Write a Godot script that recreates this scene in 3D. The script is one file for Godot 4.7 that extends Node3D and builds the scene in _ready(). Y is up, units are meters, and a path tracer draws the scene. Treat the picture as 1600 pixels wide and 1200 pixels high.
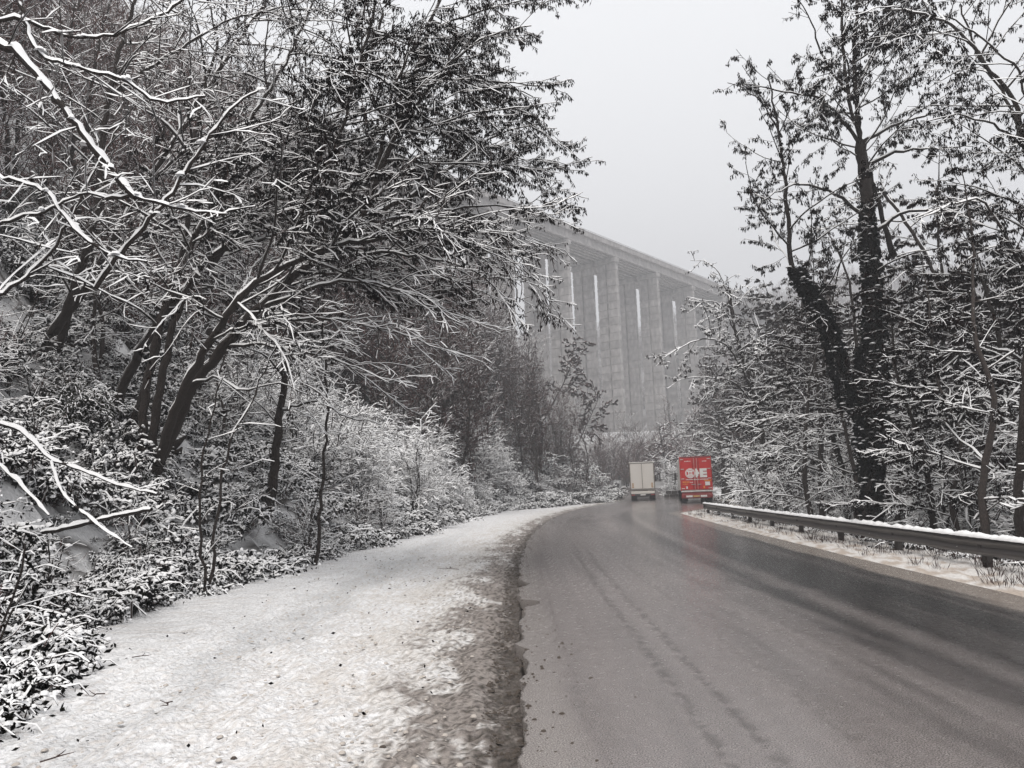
extends Node3D

# A snowy valley road under a motorway viaduct.
# World: x to the right, y up, forward along the road is -z ("d" below is the distance forward, d = -z).

const FOCAL := 1208.0
var cam: Camera3D
var rng := RandomNumberGenerator.new()
var noise_a := FastNoiseLite.new()
var noise_b := FastNoiseLite.new()
var M := {}
var taken := {}


class Buf:
	var v := PackedVector3Array()
	var n := PackedVector3Array()
	var c := PackedColorArray()
	var i := PackedInt32Array()


func _ready() -> void:
	rng.seed = 7
	setup_view()
	setup_materials()
	build_ground()
	build_viaduct()
	build_guardrail()
	build_trucks()
	build_trees()
	build_undergrowth()
	build_small_things()


# ------------------------------------------------------------------ camera, sky, light
func setup_view() -> void:
	cam = Camera3D.new()
	cam.name = "camera"
	cam.fov = rad_to_deg(2.0 * atan(600.0 / FOCAL))
	cam.near = 0.1
	cam.far = 2000.0
	add_child(cam)
	cam.position = Vector3(0, 1.6, 0)
	cam.rotation = Vector3(deg_to_rad(7.8), 0, 0)
	cam.rotate_object_local(Vector3(0, 0, 1), deg_to_rad(-2.0))
	cam.current = true

	var env := Environment.new()
	env.background_mode = Environment.BG_SKY
	var sky := Sky.new()
	var sm := ProceduralSkyMaterial.new()
	sm.sky_top_color = Color(0.775, 0.78, 0.788)
	sm.sky_horizon_color = Color(0.765, 0.77, 0.782)
	sm.sky_curve = 0.3
	sm.ground_bottom_color = Color(0.6, 0.6, 0.62)
	sm.ground_horizon_color = Color(0.765, 0.77, 0.782)
	sm.sun_angle_max = 1.0
	sky.sky_material = sm
	env.sky = sky
	env.tonemap_mode = Environment.TONE_MAPPER_LINEAR
	env.tonemap_exposure = 2.2
	env.fog_enabled = true
	env.fog_density = 0.0023
	env.fog_light_color = Color(0.975, 0.98, 1.0)
	env.sdfgi_enabled = true
	env.ssao_enabled = true
	env.ssil_enabled = true
	var we := WorldEnvironment.new()
	we.name = "environment"
	we.environment = env
	add_child(we)

	var sun := DirectionalLight3D.new()
	sun.name = "overcast_sun"
	sun.light_energy = 0.5
	sun.light_angular_distance = 40.0
	sun.light_color = Color(1.0, 0.985, 0.965)
	sun.shadow_enabled = true
	add_child(sun)
	sun.rotation_degrees = Vector3(-66, -25, 0)

	noise_a.seed = 11
	noise_a.noise_type = FastNoiseLite.TYPE_SIMPLEX
	noise_a.frequency = 1.0
	noise_a.fractal_type = FastNoiseLite.FRACTAL_NONE
	noise_b.seed = 23
	noise_b.noise_type = FastNoiseLite.TYPE_SIMPLEX
	noise_b.frequency = 1.0
	noise_b.fractal_type = FastNoiseLite.FRACTAL_FBM
	noise_b.fractal_octaves = 3


# ------------------------------------------------------------------ materials
func noise_tex(sd: int, freq: float, lo: float, hi: float, octaves := 4, size := 512, contrast := 1.0) -> ImageTexture:
	var f := FastNoiseLite.new()
	f.seed = sd
	f.frequency = freq
	f.noise_type = FastNoiseLite.TYPE_SIMPLEX_SMOOTH
	f.fractal_octaves = octaves
	var im := f.get_seamless_image(size, size)
	im.convert(Image.FORMAT_L8)
	var d := im.get_data()
	for k in d.size():
		var x := clampf((d[k] / 255.0 - 0.5) * contrast + 0.5, 0.0, 1.0)
		d[k] = int(255.0 * lerpf(lo, hi, x))
	im = Image.create_from_data(size, size, false, Image.FORMAT_L8, d)
	im.convert(Image.FORMAT_RGB8)
	im.generate_mipmaps()
	return ImageTexture.create_from_image(im)


func lin(r: float, g: float, b: float) -> Color:
	return Color(r, g, b).linear_to_srgb()


func plain(key: String, col: Color, rough := 0.8, metal := 0.0) -> StandardMaterial3D:
	var m := StandardMaterial3D.new()
	m.resource_name = key
	m.albedo_color = col
	m.roughness = rough
	m.metallic = metal
	M[key] = m
	return m


func setup_materials() -> void:
	var t_snow := noise_tex(1, 0.02, 0.82, 1.0)
	var t_bump := noise_tex(2, 0.018, 0.0, 1.0, 5)
	var t_grit := noise_tex(3, 0.11, 0.55, 1.0, 3, 512, 1.8)
	var t_bark := noise_tex(5, 0.03, 0.45, 1.0, 4, 512, 1.6)
	var t_wet := noise_tex(6, 0.012, 0.10, 0.28, 3, 512, 1.5)
	var t_conc := noise_tex(8, 0.012, 0.72, 1.0, 4, 512, 1.6)

	var m := plain("ground_snow", Color.WHITE, 0.75)
	m.vertex_color_use_as_albedo = true
	m.albedo_texture = t_snow
	m.uv1_triplanar = true
	m.uv1_world_triplanar = true
	m.uv1_scale = Vector3.ONE * 1.6
	m.heightmap_enabled = true
	m.heightmap_texture = t_bump
	m.heightmap_scale = 3.0

	m = plain("asphalt", Color.WHITE, 1.0)
	m.vertex_color_use_as_albedo = true
	m.albedo_texture = t_grit
	m.uv1_triplanar = true
	m.uv1_world_triplanar = true
	m.uv1_scale = Vector3.ONE * 1.3
	m.roughness_texture = t_wet
	m.heightmap_enabled = true
	m.heightmap_texture = t_grit
	m.heightmap_scale = 0.11

	m = plain("earth", Color.WHITE, 0.85)
	m.vertex_color_use_as_albedo = true
	m.albedo_texture = t_snow
	m.uv1_triplanar = true
	m.uv1_world_triplanar = true
	m.uv1_scale = Vector3.ONE * 0.7
	m.heightmap_enabled = true
	m.heightmap_texture = t_bump
	m.heightmap_scale = 6.0

	m = plain("bark", lin(0.046, 0.029, 0.022), 0.85)
	m.albedo_texture = t_bark
	m.uv1_triplanar = true
	m.uv1_scale = Vector3(3.5, 0.9, 3.5)
	m.heightmap_enabled = true
	m.heightmap_texture = t_bark
	m.heightmap_scale = 5.0
	m = plain("bark_grey", lin(0.080, 0.060, 0.052), 0.85)
	m.albedo_texture = t_bark
	m.uv1_triplanar = true
	m.uv1_scale = Vector3(2.5, 0.7, 2.5)
	plain("twig", lin(0.044, 0.022, 0.017), 0.8)
	plain("twig_brown", lin(0.090, 0.036, 0.029), 0.85)
	plain("branch_snow", lin(0.82, 0.82, 0.83), 0.7)
	plain("dead_leaf", lin(0.046, 0.016, 0.012), 0.8)
	plain("dead_leaf_red", lin(0.098, 0.030, 0.023), 0.8)
	plain("dry_leaf", lin(0.16, 0.07, 0.03), 0.8)
	plain("bramble_leaf", lin(0.030, 0.029, 0.020), 0.7)
	plain("bramble_brown", lin(0.060, 0.040, 0.030), 0.8)
	plain("bramble_olive", lin(0.045, 0.046, 0.022), 0.7)
	plain("green_leaf", lin(0.085, 0.088, 0.026), 0.6)
	plain("ivy_leaf", lin(0.020, 0.026, 0.017), 0.5)
	plain("mud", lin(0.055, 0.042, 0.033), 0.8)
	plain("slush", lin(0.42, 0.38, 0.345), 0.7)

	for k in 4:
		var s: float = [1.0, 0.88, 1.08, 0.94][k]
		m = plain("concrete_%d" % k, lin(0.56 * s, 0.53 * s, 0.515 * s), 0.9)
		m.albedo_texture = t_conc
		m.uv1_triplanar = true
		m.uv1_world_triplanar = true
		m.uv1_scale = Vector3(0.13, 0.05, 0.13)
	plain("rail_steel", lin(0.060, 0.052, 0.049), 0.4, 0.1)
	plain("rail_post", lin(0.045, 0.038, 0.035), 0.7, 0.2)
	plain("truck_red", lin(0.55, 0.012, 0.010), 0.45)
	plain("truck_red_dark", lin(0.22, 0.016, 0.015), 0.5)
	plain("truck_white", lin(0.62, 0.60, 0.57), 0.5)
	plain("box_beige", lin(0.68, 0.645, 0.60), 0.55)
	plain("box_frame", lin(0.20, 0.17, 0.15), 0.6)
	plain("chrome", lin(0.55, 0.54, 0.52), 0.35, 0.6)
	plain("print_white", lin(0.78, 0.76, 0.74), 0.6)
	plain("print_orange", lin(0.80, 0.30, 0.04), 0.6)
	plain("marking_tan", lin(0.45, 0.27, 0.13), 0.6)
	plain("lamp_red", lin(0.25, 0.015, 0.012), 0.3)
	plain("lamp_amber", lin(0.5, 0.18, 0.02), 0.3)
	plain("rubber", lin(0.022, 0.021, 0.021), 0.85)
	plain("rim_steel", lin(0.22, 0.21, 0.20), 0.5, 0.5)
	plain("chassis", lin(0.035, 0.032, 0.031), 0.7)
	plain("window_dark", lin(0.02, 0.022, 0.024), 0.1)
	plain("plate_yellow", lin(0.55, 0.33, 0.12), 0.6)
	plain("sign_grey", lin(0.35, 0.35, 0.36), 0.6)


# ------------------------------------------------------------------ helpers
func numbered(called: String) -> String:
	var k: int = taken.get(called, 0)
	taken[called] = k + 1
	return called if k == 0 else "%s_%03d" % [called, k]


func thing(called: String, label: String, category: String, where := Vector3.ZERO, turn := 0.0, group := "") -> Node3D:
	var o := Node3D.new()
	o.name = numbered(called)
	add_child(o, true)
	o.position = where
	o.rotation.y = turn
	tag(o, label, category, group)
	return o


func tag(o: Node, label: String, category: String, group := "") -> void:
	o.set_meta("label", label)
	o.set_meta("category", category)
	if group != "":
		o.set_meta("group", group)


func part(called: String, mesh: Mesh, mat: Material, parent: Node, at := Vector3.ZERO, kind := "") -> MeshInstance3D:
	var o := MeshInstance3D.new()
	o.name = called if parent != self else numbered(called)
	o.mesh = mesh
	o.material_override = mat
	o.position = at
	if kind != "":
		o.set_meta("kind", kind)
	parent.add_child(o, true)
	return o


func structure(called: String, mesh: Mesh, mat: Material, label: String) -> MeshInstance3D:
	var o := part(called, mesh, mat, self, Vector3.ZERO, "structure")
	o.set_meta("label", label)
	return o


func copy_of(src: Node3D, label: String, group: String, where: Vector3, turn: float, size: Vector3) -> Node3D:
	var o: Node3D = src.duplicate()
	o.name = numbered(String(src.get_meta("stem")))
	add_child(o, true)
	o.position = where
	o.rotation = Vector3(rng.randf_range(-0.04, 0.04), turn, rng.randf_range(-0.04, 0.04))
	o.scale = size
	o.set_meta("label", label)
	o.set_meta("group", group)
	return o


func at(px: float, py: float, depth: float) -> Vector3:
	return cam.transform * Vector3((px - 800.0) / FOCAL * depth, (600.0 - py) / FOCAL * depth, -depth)


func to_mesh(b: Buf) -> ArrayMesh:
	var a := []
	a.resize(Mesh.ARRAY_MAX)
	a[Mesh.ARRAY_VERTEX] = b.v
	a[Mesh.ARRAY_NORMAL] = b.n
	if b.c.size() > 0:
		a[Mesh.ARRAY_COLOR] = b.c
	a[Mesh.ARRAY_INDEX] = b.i
	var m := ArrayMesh.new()
	if b.i.size() > 0:
		m.add_surface_from_arrays(Mesh.PRIMITIVE_TRIANGLES, a)
	return m


func box(b: Buf, c: Vector3, s: Vector3, basis := Basis.IDENTITY) -> void:
	for ax in 3:
		for sg in [-1.0, 1.0]:
			var nn := Vector3.ZERO
			nn[ax] = sg
			var u := Vector3.ZERO
			u[(ax + 1) % 3] = 1.0
			var w := nn.cross(u)
			var base := b.v.size()
			for q in [[-1, -1], [-1, 1], [1, 1], [1, -1]]:
				var p: Vector3 = (nn + u * q[0] + w * q[1]) * s * 0.5
				b.v.append(c + basis * p)
				b.n.append((basis * nn).normalized())
			b.i.append_array(PackedInt32Array([base, base + 1, base + 2, base, base + 2, base + 3]))


func chamfer_box(s: Vector3, r: float) -> ArrayMesh:
	# a box whose vertical and horizontal edges are cut at 45 degrees
	var st := SurfaceTool.new()
	st.begin(Mesh.PRIMITIVE_TRIANGLES)
	var h := s * 0.5
	var ring := func(y: float, inset: float) -> Array:
		var x := h.x - inset
		var z := h.z - inset
		return [Vector3(-x + r, y, z), Vector3(x - r, y, z), Vector3(x, y, z - r), Vector3(x, y, -z + r), Vector3(x - r, y, -z), Vector3(-x + r, y, -z), Vector3(-x, y, -z + r), Vector3(-x, y, z - r)]
	var rings := [ring.call(-h.y, r), ring.call(-h.y + r, 0.0), ring.call(h.y - r, 0.0), ring.call(h.y, r)]
	st.set_smooth_group(-1)
	for k in 3:
		for j in 8:
			var a: Vector3 = rings[k][j]
			var b: Vector3 = rings[k][(j + 1) % 8]
			var c: Vector3 = rings[k + 1][(j + 1) % 8]
			var d: Vector3 = rings[k + 1][j]
			for p in [a, d, c, a, c, b]:
				st.add_vertex(p)
	for j in range(1, 7):
		for p in [rings[3][0], rings[3][j + 1], rings[3][j]]:
			st.add_vertex(p)
		for p in [rings[0][0], rings[0][j], rings[0][j + 1]]:
			st.add_vertex(p)
	st.generate_normals()
	return st.commit()


func boxes(list: Array) -> ArrayMesh:
	var b := Buf.new()
	for q in list:
		box(b, q[0], q[1])
	return to_mesh(b)


func disc(r: float, depth: float, sides := 28) -> CylinderMesh:
	var c := CylinderMesh.new()
	c.top_radius = r
	c.bottom_radius = r
	c.height = depth
	c.radial_segments = sides
	c.rings = 1
	return c


# a round tapered tube along pts
func tube(b: Buf, pts: PackedVector3Array, rads: PackedFloat32Array, sides: int) -> void:
	var m := pts.size()
	var base := b.v.size()
	var side := Vector3.ZERO
	for j in m:
		var t := (pts[mini(j + 1, m - 1)] - pts[maxi(j - 1, 0)]).normalized()
		if j == 0:
			side = t.cross(Vector3.UP)
			if side.length_squared() < 0.02:
				side = Vector3.RIGHT
		side = (side - t * side.dot(t)).normalized()
		var up := side.cross(t)
		var p := pts[j]
		var r := rads[j]
		for k in sides:
			var a := TAU * k / sides
			var nn := side * cos(a) + up * sin(a)
			b.v.append(p + nn * r)
			b.n.append(nn)
	for j in m - 1:
		for k in sides:
			var k2 := (k + 1) % sides
			var a0 := base + j * sides + k
			var a1 := base + j * sides + k2
			b.i.append(a0)
			b.i.append(a1)
			b.i.append(a1 + sides)
			b.i.append(a0)
			b.i.append(a1 + sides)
			b.i.append(a0 + sides)


# the ridge of snow lying on top of a branch
func snow_on(b: Buf, pts: PackedVector3Array, rads: PackedFloat32Array, amount: float) -> void:
	var m := pts.size()
	var base := b.v.size()
	var wide := rads[0] > 0.02
	var cols := 4 if wide else 3
	for j in m:
		var t := (pts[mini(j + 1, m - 1)] - pts[maxi(j - 1, 0)]).normalized()
		var flat := sqrt(t.x * t.x + t.z * t.z)
		var side := t.cross(Vector3.UP)
		if side.length_squared() < 0.01:
			side = Vector3.RIGHT
		side = side.normalized()
		var up := side.cross(t)
		var a := clampf((flat - 0.22) / 0.45, 0.0, 1.0) * amount * rng.randf_range(0.35, 1.2)
		a *= smoothstep(-0.62, 0.05, noise_b.get_noise_3dv(pts[j] * 2.6))
		if j == 0 or j == m - 1:
			a *= 0.4
		var r := rads[j]
		var h := a * (0.017 + minf(r, 0.06) * 0.5)
		var w := r * 0.9 + a * 0.009
		var p := pts[j]
		if a < 0.06:
			h = -r * 0.6
			w = r * 0.3
		if wide:
			b.v.append(p + side * w + up * r * 0.25)
			b.v.append(p + side * w * 0.55 + up * (r * 0.8 + h))
			b.v.append(p - side * w * 0.55 + up * (r * 0.8 + h))
			b.v.append(p - side * w + up * r * 0.25)
			b.n.append((side * 0.8 + up * 0.5).normalized())
			b.n.append((side * 0.35 + up).normalized())
			b.n.append((up - side * 0.35).normalized())
			b.n.append((up * 0.5 - side * 0.8).normalized())
		else:
			b.v.append(p + side * w + up * r * 0.2)
			b.v.append(p + up * (r + h))
			b.v.append(p - side * w + up * r * 0.2)
			b.n.append((side * 0.8 + up * 0.5).normalized())
			b.n.append(up)
			b.n.append((up * 0.5 - side * 0.8).normalized())
	for j in m - 1:
		for k in cols - 1:
			var a0 := base + j * cols + k
			b.i.append(a0)
			b.i.append(a0 + 1)
			b.i.append(a0 + 1 + cols)
			b.i.append(a0)
			b.i.append(a0 + 1 + cols)
			b.i.append(a0 + cols)


# one thin leaf or pod: a bent strip of two triangles on either side of its fold
func leaf(b: Buf, p: Vector3, dir: Vector3, length: float, width: float) -> void:
	var s := dir.cross(Vector3(rng.randf_range(-1, 1), rng.randf_range(-0.3, 0.3), rng.randf_range(-1, 1))).normalized()
	var f := s.cross(dir)
	var base := b.v.size()
	b.v.append(p)
	b.v.append(p + dir * length * 0.5 + s * width + f * width * 0.4)
	b.v.append(p + dir * length + f * length * 0.12)
	b.v.append(p + dir * length * 0.5 - s * width + f * width * 0.4)
	for k in 4:
		b.n.append(f)
	b.i.append_array(PackedInt32Array([base, base + 1, base + 2, base, base + 2, base + 3]))


# a low dome of snow
func snow_lump(b: Buf, p: Vector3, r: float, h: float) -> void:
	var base := b.v.size()
	b.v.append(p + Vector3(0, h, 0))
	b.n.append(Vector3.UP)
	for ring in 2:
		for k in 6:
			var a := TAU * k / 6.0 + ring * 0.4
			var q := r * rng.randf_range(0.8, 1.15) * (0.62 if ring == 0 else 1.0)
			b.v.append(p + Vector3(cos(a) * q, h * (0.75 if ring == 0 else -0.1), sin(a) * q))
			b.n.append(Vector3(cos(a), 1.1 if ring == 0 else 0.25, sin(a)).normalized())
	for k in 6:
		var k2 := (k + 1) % 6
		b.i.append_array(PackedInt32Array([base, base + 1 + k, base + 1 + k2, base + 1 + k, base + 7 + k, base + 7 + k2, base + 1 + k, base + 7 + k2, base + 1 + k2]))


# ------------------------------------------------------------------ the lie of the land
func table(t: Array, d: float) -> float:
	if d <= t[0][0]:
		return t[0][1]
	for k in range(1, t.size()):
		if d < t[k][0]:
			var f: float = (d - t[k - 1][0]) / (t[k][0] - t[k - 1][0])
			f = f * f * (3.0 - 2.0 * f) * 0.5 + f * 0.5
			return lerpf(t[k - 1][1], t[k][1], f)
	return t[t.size() - 1][1]


# skylines as (x / d, rise / distance) seen from the road
var RIGHT_SKYLINE := [[0.20, 0.10], [0.228, 0.22], [0.257, 0.27], [0.29, 0.315], [0.33, 0.35], [0.41, 0.36], [0.54, 0.36], [0.70, 0.42]]
var BEND_SKYLINE := [[-0.10, 0.40], [-0.05, 0.285], [-0.017, 0.245], [0.017, 0.20], [0.05, 0.155], [0.083, 0.118], [0.108, 0.06], [0.124, 0.02]]
var FAR_LEFT := [[80.0, 10.0], [88.0, 12.2], [95.0, 13.6], [100.0, 13.0], [106.0, 7.0], [112.0, -8.0], [118.0, -16.0]]
var FAR_RIGHT := [[43.0, 8.95], [52.0, 13.0], [60.0, 17.2], [70.0, 18.6], [80.0, 19.5], [100.0, 22.0], [110.0, 22.0], [118.0, 16.0]]
var FOOT := [[-30.0, -4.2], [0.0, -3.2], [5.4, -3.8], [11.0, -5.6], [17.0, -5.2], [25.0, -4.2], [40.0, -3.4], [58.0, -1.6], [71.0, 4.3], [80.0, 8.4], [92.0, 12.3], [97.0, 11.0], [106.0, -4.0], [120.0, -22.0], [200.0, -40.0], [400.0, -60.0]]


func road_left(d: float) -> float:
	if d > 80.0:
		return table(FAR_LEFT, d)
	return 0.0 if d < 12.0 else (d - 12.0) * (d - 12.0) / 450.0


func rail_x(d: float) -> float:
	return 7.2 + 0.04 * d + 0.0007 * d * d


func road_right(d: float) -> float:
	if d > 43.0:
		return table(FAR_RIGHT, d)
	return rail_x(d) - 1.25


func road_y(d: float) -> float:
	return maxf(0.0, d - 84.0) * 0.04


func smooth(a: float, b: float, x: float) -> float:
	return smoothstep(a, b, x)


# height of the natural ground
func land(x: float, d: float) -> float:
	var y := road_y(minf(d, 116.0))
	if d > 116.0:
		y += 17.0 * smooth(124.0, 240.0, d) - 0.0
	# the wooded bank on the left
	var u := table(FOOT, d) - x
	if u > 0.0:
		var h := 0.84 * u * smooth(0.0, 2.2, u) + 0.34 * maxf(0.0, u - 6.0)
		h = 130.0 * (1.0 - exp(-h / 130.0))
		h += (noise_a.get_noise_2d(x * 0.35, d * 0.35) * 0.35 + noise_a.get_noise_2d(x * 0.08, d * 0.08) * 1.6 * smooth(4, 20, u)) * smooth(0.3, 3.0, u)
		y += h
	# the drop to the river on the right
	var edge := rail_x(d) + 0.7 if d < 45.0 else road_right(minf(d, 110.0)) + 1.2
	var w := x - edge
	if w > 0.0:
		y -= (6.5 * (1.0 - exp(-w * 0.45 / 6.5)) - noise_a.get_noise_2d(x * 0.3, d * 0.3) * 0.3 * smooth(0.5, 3.0, w)) * (1.0 - smooth(95.0, 125.0, d))
		var far := x - 85.0
		if far > 0.0:
			y += 42.0 * (1.0 - exp(-0.5 * far / 42.0))
	# the hills beyond the viaduct
	if d > 290.0:
		y += 66.0 * smooth(290.0, 480.0, d) * (1.0 + 0.12 * noise_a.get_noise_2d(x * 0.006, 3.0)) + noise_a.get_noise_2d(x * 0.02, d * 0.02) * 5.0
	return y


func sheet(xs: PackedFloat32Array, ds: PackedFloat32Array, place: Callable, paint: Callable) -> ArrayMesh:
	var b := Buf.new()
	var nx := xs.size()
	var nd := ds.size()
	b.v.resize(nx * nd)
	b.n.resize(nx * nd)
	b.c.resize(nx * nd)
	for j in nd:
		for k in nx:
			var p: Vector3 = place.call(xs[k], ds[j])
			b.v[j * nx + k] = p
			b.c[j * nx + k] = paint.call(xs[k], ds[j], p)
	for j in nd:
		for k in nx:
			var ex := b.v[j * nx + mini(k + 1, nx - 1)] - b.v[j * nx + maxi(k - 1, 0)]
			var ed := b.v[mini(j + 1, nd - 1) * nx + k] - b.v[maxi(j - 1, 0) * nx + k]
			b.n[j * nx + k] = ex.cross(ed).normalized()
	var idx := PackedInt32Array()
	idx.resize((nx - 1) * (nd - 1) * 6)
	var q := 0
	for j in nd - 1:
		for k in nx - 1:
			var a := j * nx + k
			idx[q] = a
			idx[q + 1] = a + nx
			idx[q + 2] = a + nx + 1
			idx[q + 3] = a
			idx[q + 4] = a + nx + 1
			idx[q + 5] = a + 1
			q += 6
	b.i = idx
	return to_mesh(b)


func steps(a: float, z: float, first: float, ratio: float, most := 1e9) -> PackedFloat32Array:
	var out := PackedFloat32Array([a])
	var s := first
	var x := a
	while x < z:
		x += s
		s = minf(s * ratio, most)
		out.append(minf(x, z))
	return out


func even(a: float, z: float, n: int) -> PackedFloat32Array:
	var out := PackedFloat32Array()
	for k in n + 1:
		out.append(lerpf(a, z, float(k) / n))
	return out


func litter_color(x: float, d: float, p: Vector3) -> Color:
	# woodland floor: snow with dark leaf litter showing through
	var k := noise_b.get_noise_2d(x * 1.1, d * 1.1 + p.y) * 0.45 + noise_b.get_noise_2d(x * 8.0 + 9.0, d * 8.0) * 0.7
	var s := smooth(-0.12, 0.10, k - 0.02)
	s = maxf(s, smooth(0.12, 0.3, noise_b.get_noise_2d(x * 0.55 + 3.0, d * 0.4) + 0.25 * k))
	return Color(0.05, 0.042, 0.036).lerp(Color(0.78, 0.78, 0.79), s)


func build_ground() -> void:
	# the wide terrain, out to the horizon
	var xs := PackedFloat32Array()
	var left := steps(0.0, 150.0, 2.0, 1.06, 12.0)
	for k in range(left.size() - 1, 0, -1):
		xs.append(-left[k])
	xs.append_array(steps(0.0, 300.0, 2.0, 1.05, 14.0))
	var ds := PackedFloat32Array()
	ds.append_array(even(-20.0, 0.0, 8))
	ds.append_array(steps(2.0, 540.0, 2.0, 1.02, 10.0))
	var far_place := func(x: float, d: float) -> Vector3:
		var y := land(x, d)
		var drop := 0.35
		if d > -40.0 and d < 124.0:
			var l := road_left(d) - 10.0
			var r := road_right(minf(d, 117.0)) + 6.0
			if x > l and x < r:
				drop = 1.2 if x > road_left(d) - 2.5 else 4.0
			elif x <= l and x > table(FOOT, d) - 40.0 and d < 100.0:
				drop = 4.0
			elif x >= r and x < 44.0 and d < 100.0:
				drop = 1.2
		return Vector3(x, y - drop, -d)
	var far_paint := func(x: float, d: float, p: Vector3) -> Color:
		if d > 120.0:
			var s := smooth(-0.3, 0.4, noise_b.get_noise_2d(x * 0.05, d * 0.05) + noise_a.get_noise_2d(x * 0.3, d * 0.3) * 0.4)
			var snowy := maxf(smooth(188.0, 205.0, d) * (1.0 - smooth(285.0, 320.0, d)), 1.0 - smooth(124.0, 132.0, d))
			return Color(0.10, 0.085, 0.082).lerp(Color(0.7, 0.7, 0.71), maxf(s * 0.6, snowy * 0.95))
		return litter_color(x, d, p)
	structure("terrain", sheet(xs, ds, far_place, far_paint), M.earth, "snow covered valley floor and hills")

	# the bank on the left, close to
	var bank_x := func(u: float, d: float) -> float: return table(FOOT, d) - u
	var us := PackedFloat32Array()
	var up_us := steps(-1.0, 46.0, 0.10, 1.022)
	for k in range(up_us.size() - 1, -1, -1):
		us.append(up_us[k])
	var bank_place := func(u: float, d: float) -> Vector3:
		var x: float = bank_x.call(u, d)
		var y := land(x, d) + noise_b.get_noise_2d(x * 1.3, d * 1.3) * 0.22 * smooth(0.0, 1.2, u) - 0.12 * (1.0 - smooth(-0.9, 0.3, u))
		return Vector3(x, y, -d)
	var bank_paint := func(u: float, d: float, p: Vector3) -> Color:
		var c := litter_color(p.x, d, p)
		return Color(0.80, 0.80, 0.81).lerp(c, smooth(0.1, 1.4, u + noise_a.get_noise_2d(p.x * 2.0, d * 2.0) * 0.5))
	structure("hillside", sheet(us, steps(-6.0, 104.0, 0.16, 1.007), bank_place, bank_paint), M.ground_snow, "steep snowy woodland bank on the left of the road")

	# the ground behind the guardrail on the right
	var fall_place := func(w: float, d: float) -> Vector3:
		var x := road_right(d) + w
		if d < 44.0:
			x = rail_x(d) - 1.25 + w
		var y := land(x, d) + noise_b.get_noise_2d(x * 1.5, d * 1.5) * 0.12 * smooth(1.2, 2.6, w)
		y += noise_b.get_noise_2d(x * 4.0, d * 4.0) * 0.05 * smooth(0.1, 0.5, w)
		y += 0.05 * smooth(0.0, 0.3, w) - 0.02
		return Vector3(x, y, -d)
	var fall_paint := func(w: float, d: float, p: Vector3) -> Color:
		var c := litter_color(p.x, d, p)
		var n := noise_b.get_noise_2d(p.x * 2.2, d * 1.4)
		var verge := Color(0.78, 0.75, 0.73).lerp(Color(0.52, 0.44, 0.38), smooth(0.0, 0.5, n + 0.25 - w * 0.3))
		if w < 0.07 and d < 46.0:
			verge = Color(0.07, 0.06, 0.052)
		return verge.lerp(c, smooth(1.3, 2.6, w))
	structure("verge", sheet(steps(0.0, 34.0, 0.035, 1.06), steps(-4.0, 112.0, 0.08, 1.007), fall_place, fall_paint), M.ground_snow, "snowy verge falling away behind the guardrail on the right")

	# trodden snow between bank and carriageway
	var sh_place := func(o: float, d: float) -> Vector3:
		var x := road_left(d) + o
		var y := road_y(d)
		var near := 1.0 - smooth(30.0, 60.0, d)
		var n := noise_b.get_noise_2d(x * 5.0, d * 4.0)
		var n2 := noise_a.get_noise_2d(x * 1.4, d * 0.7)
		y += 0.018 * n * near + 0.022 * n2
		y += noise_a.get_noise_2d(x * 16.0, d * 13.0) * 0.007 * near
		y -= 0.05 * smooth(-0.95, -0.4, o + 0.2 * n2) + 0.05 * smooth(-0.4, -0.1, o)
		y -= 0.035 * exp(-pow((o + 2.9 + 0.3 * n2) / 0.35, 2.0)) * near + 0.022 * exp(-pow((o + 1.75 + 0.15 * n2) / 0.14, 2.0)) * near
		y += 0.012 * noise_a.get_noise_2d(x * 3.1, d * 2.6) * near
		y += 0.02
		if o > 0.02:
			y -= 0.1
		return Vector3(x, y, -d)
	var sh_paint := func(o: float, d: float, p: Vector3) -> Color:
		var n1 := noise_a.get_noise_2d(p.x * 1.1 + 40.0, d * 0.45)
		var n2 := noise_b.get_noise_2d(p.x * 4.5, d * 3.0 + 7.0)
		var n3 := noise_a.get_noise_2d(p.x * 17.0, d * 13.0)
		var c := Color(0.85, 0.85, 0.865)
		c = c.lerp(Color(0.64, 0.645, 0.66), 0.8 * exp(-pow((o + 2.9 + 0.3 * n1) / 0.4, 2.0)) * (1.0 - smooth(20.0, 40.0, d)))
		var grains := smooth(0.25, 0.6, n3 * 0.6 + n2 * 0.45 + smooth(-4.0, -1.0, o) * 0.42)
		c = c.lerp(Color(0.56, 0.50, 0.45), grains * 0.48)
		var tan_ := smooth(-2.3, -0.7, o + 0.8 * n1 + 0.5 * n2)
		c = c.lerp(Color(0.62, 0.575, 0.53), tan_ * 0.5)
		var slush := smooth(-0.98, -0.52, o + 0.36 * n1 + 0.42 * n2 + 0.12 * n3)
		c = c.lerp(Color(0.27, 0.235, 0.215), slush * 0.93)
		var mud := smooth(-0.42, -0.12, o + 0.22 * n2 + 0.1 * n3)
		c = c.lerp(Color(0.06, 0.047, 0.039), mud * (0.85 + 0.15 * n3))
		var spots := smooth(0.35, 0.6, n3 + 0.3 * n2) * smooth(-1.6, -0.4, o)
		c = c.lerp(Color(0.05, 0.04, 0.032), spots * 0.8)
		return c
	structure("snowy_shoulder", sheet(steps(-9.0, -4.0, 0.25, 1.0) + even(-3.95, 0.25, 150), steps(-4.0, 3.0, 0.3, 1.0) + steps(3.02, 104.0, 0.022, 1.006), sh_place, sh_paint), M.ground_snow, "trodden dirty snow along the left edge of the road")

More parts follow.
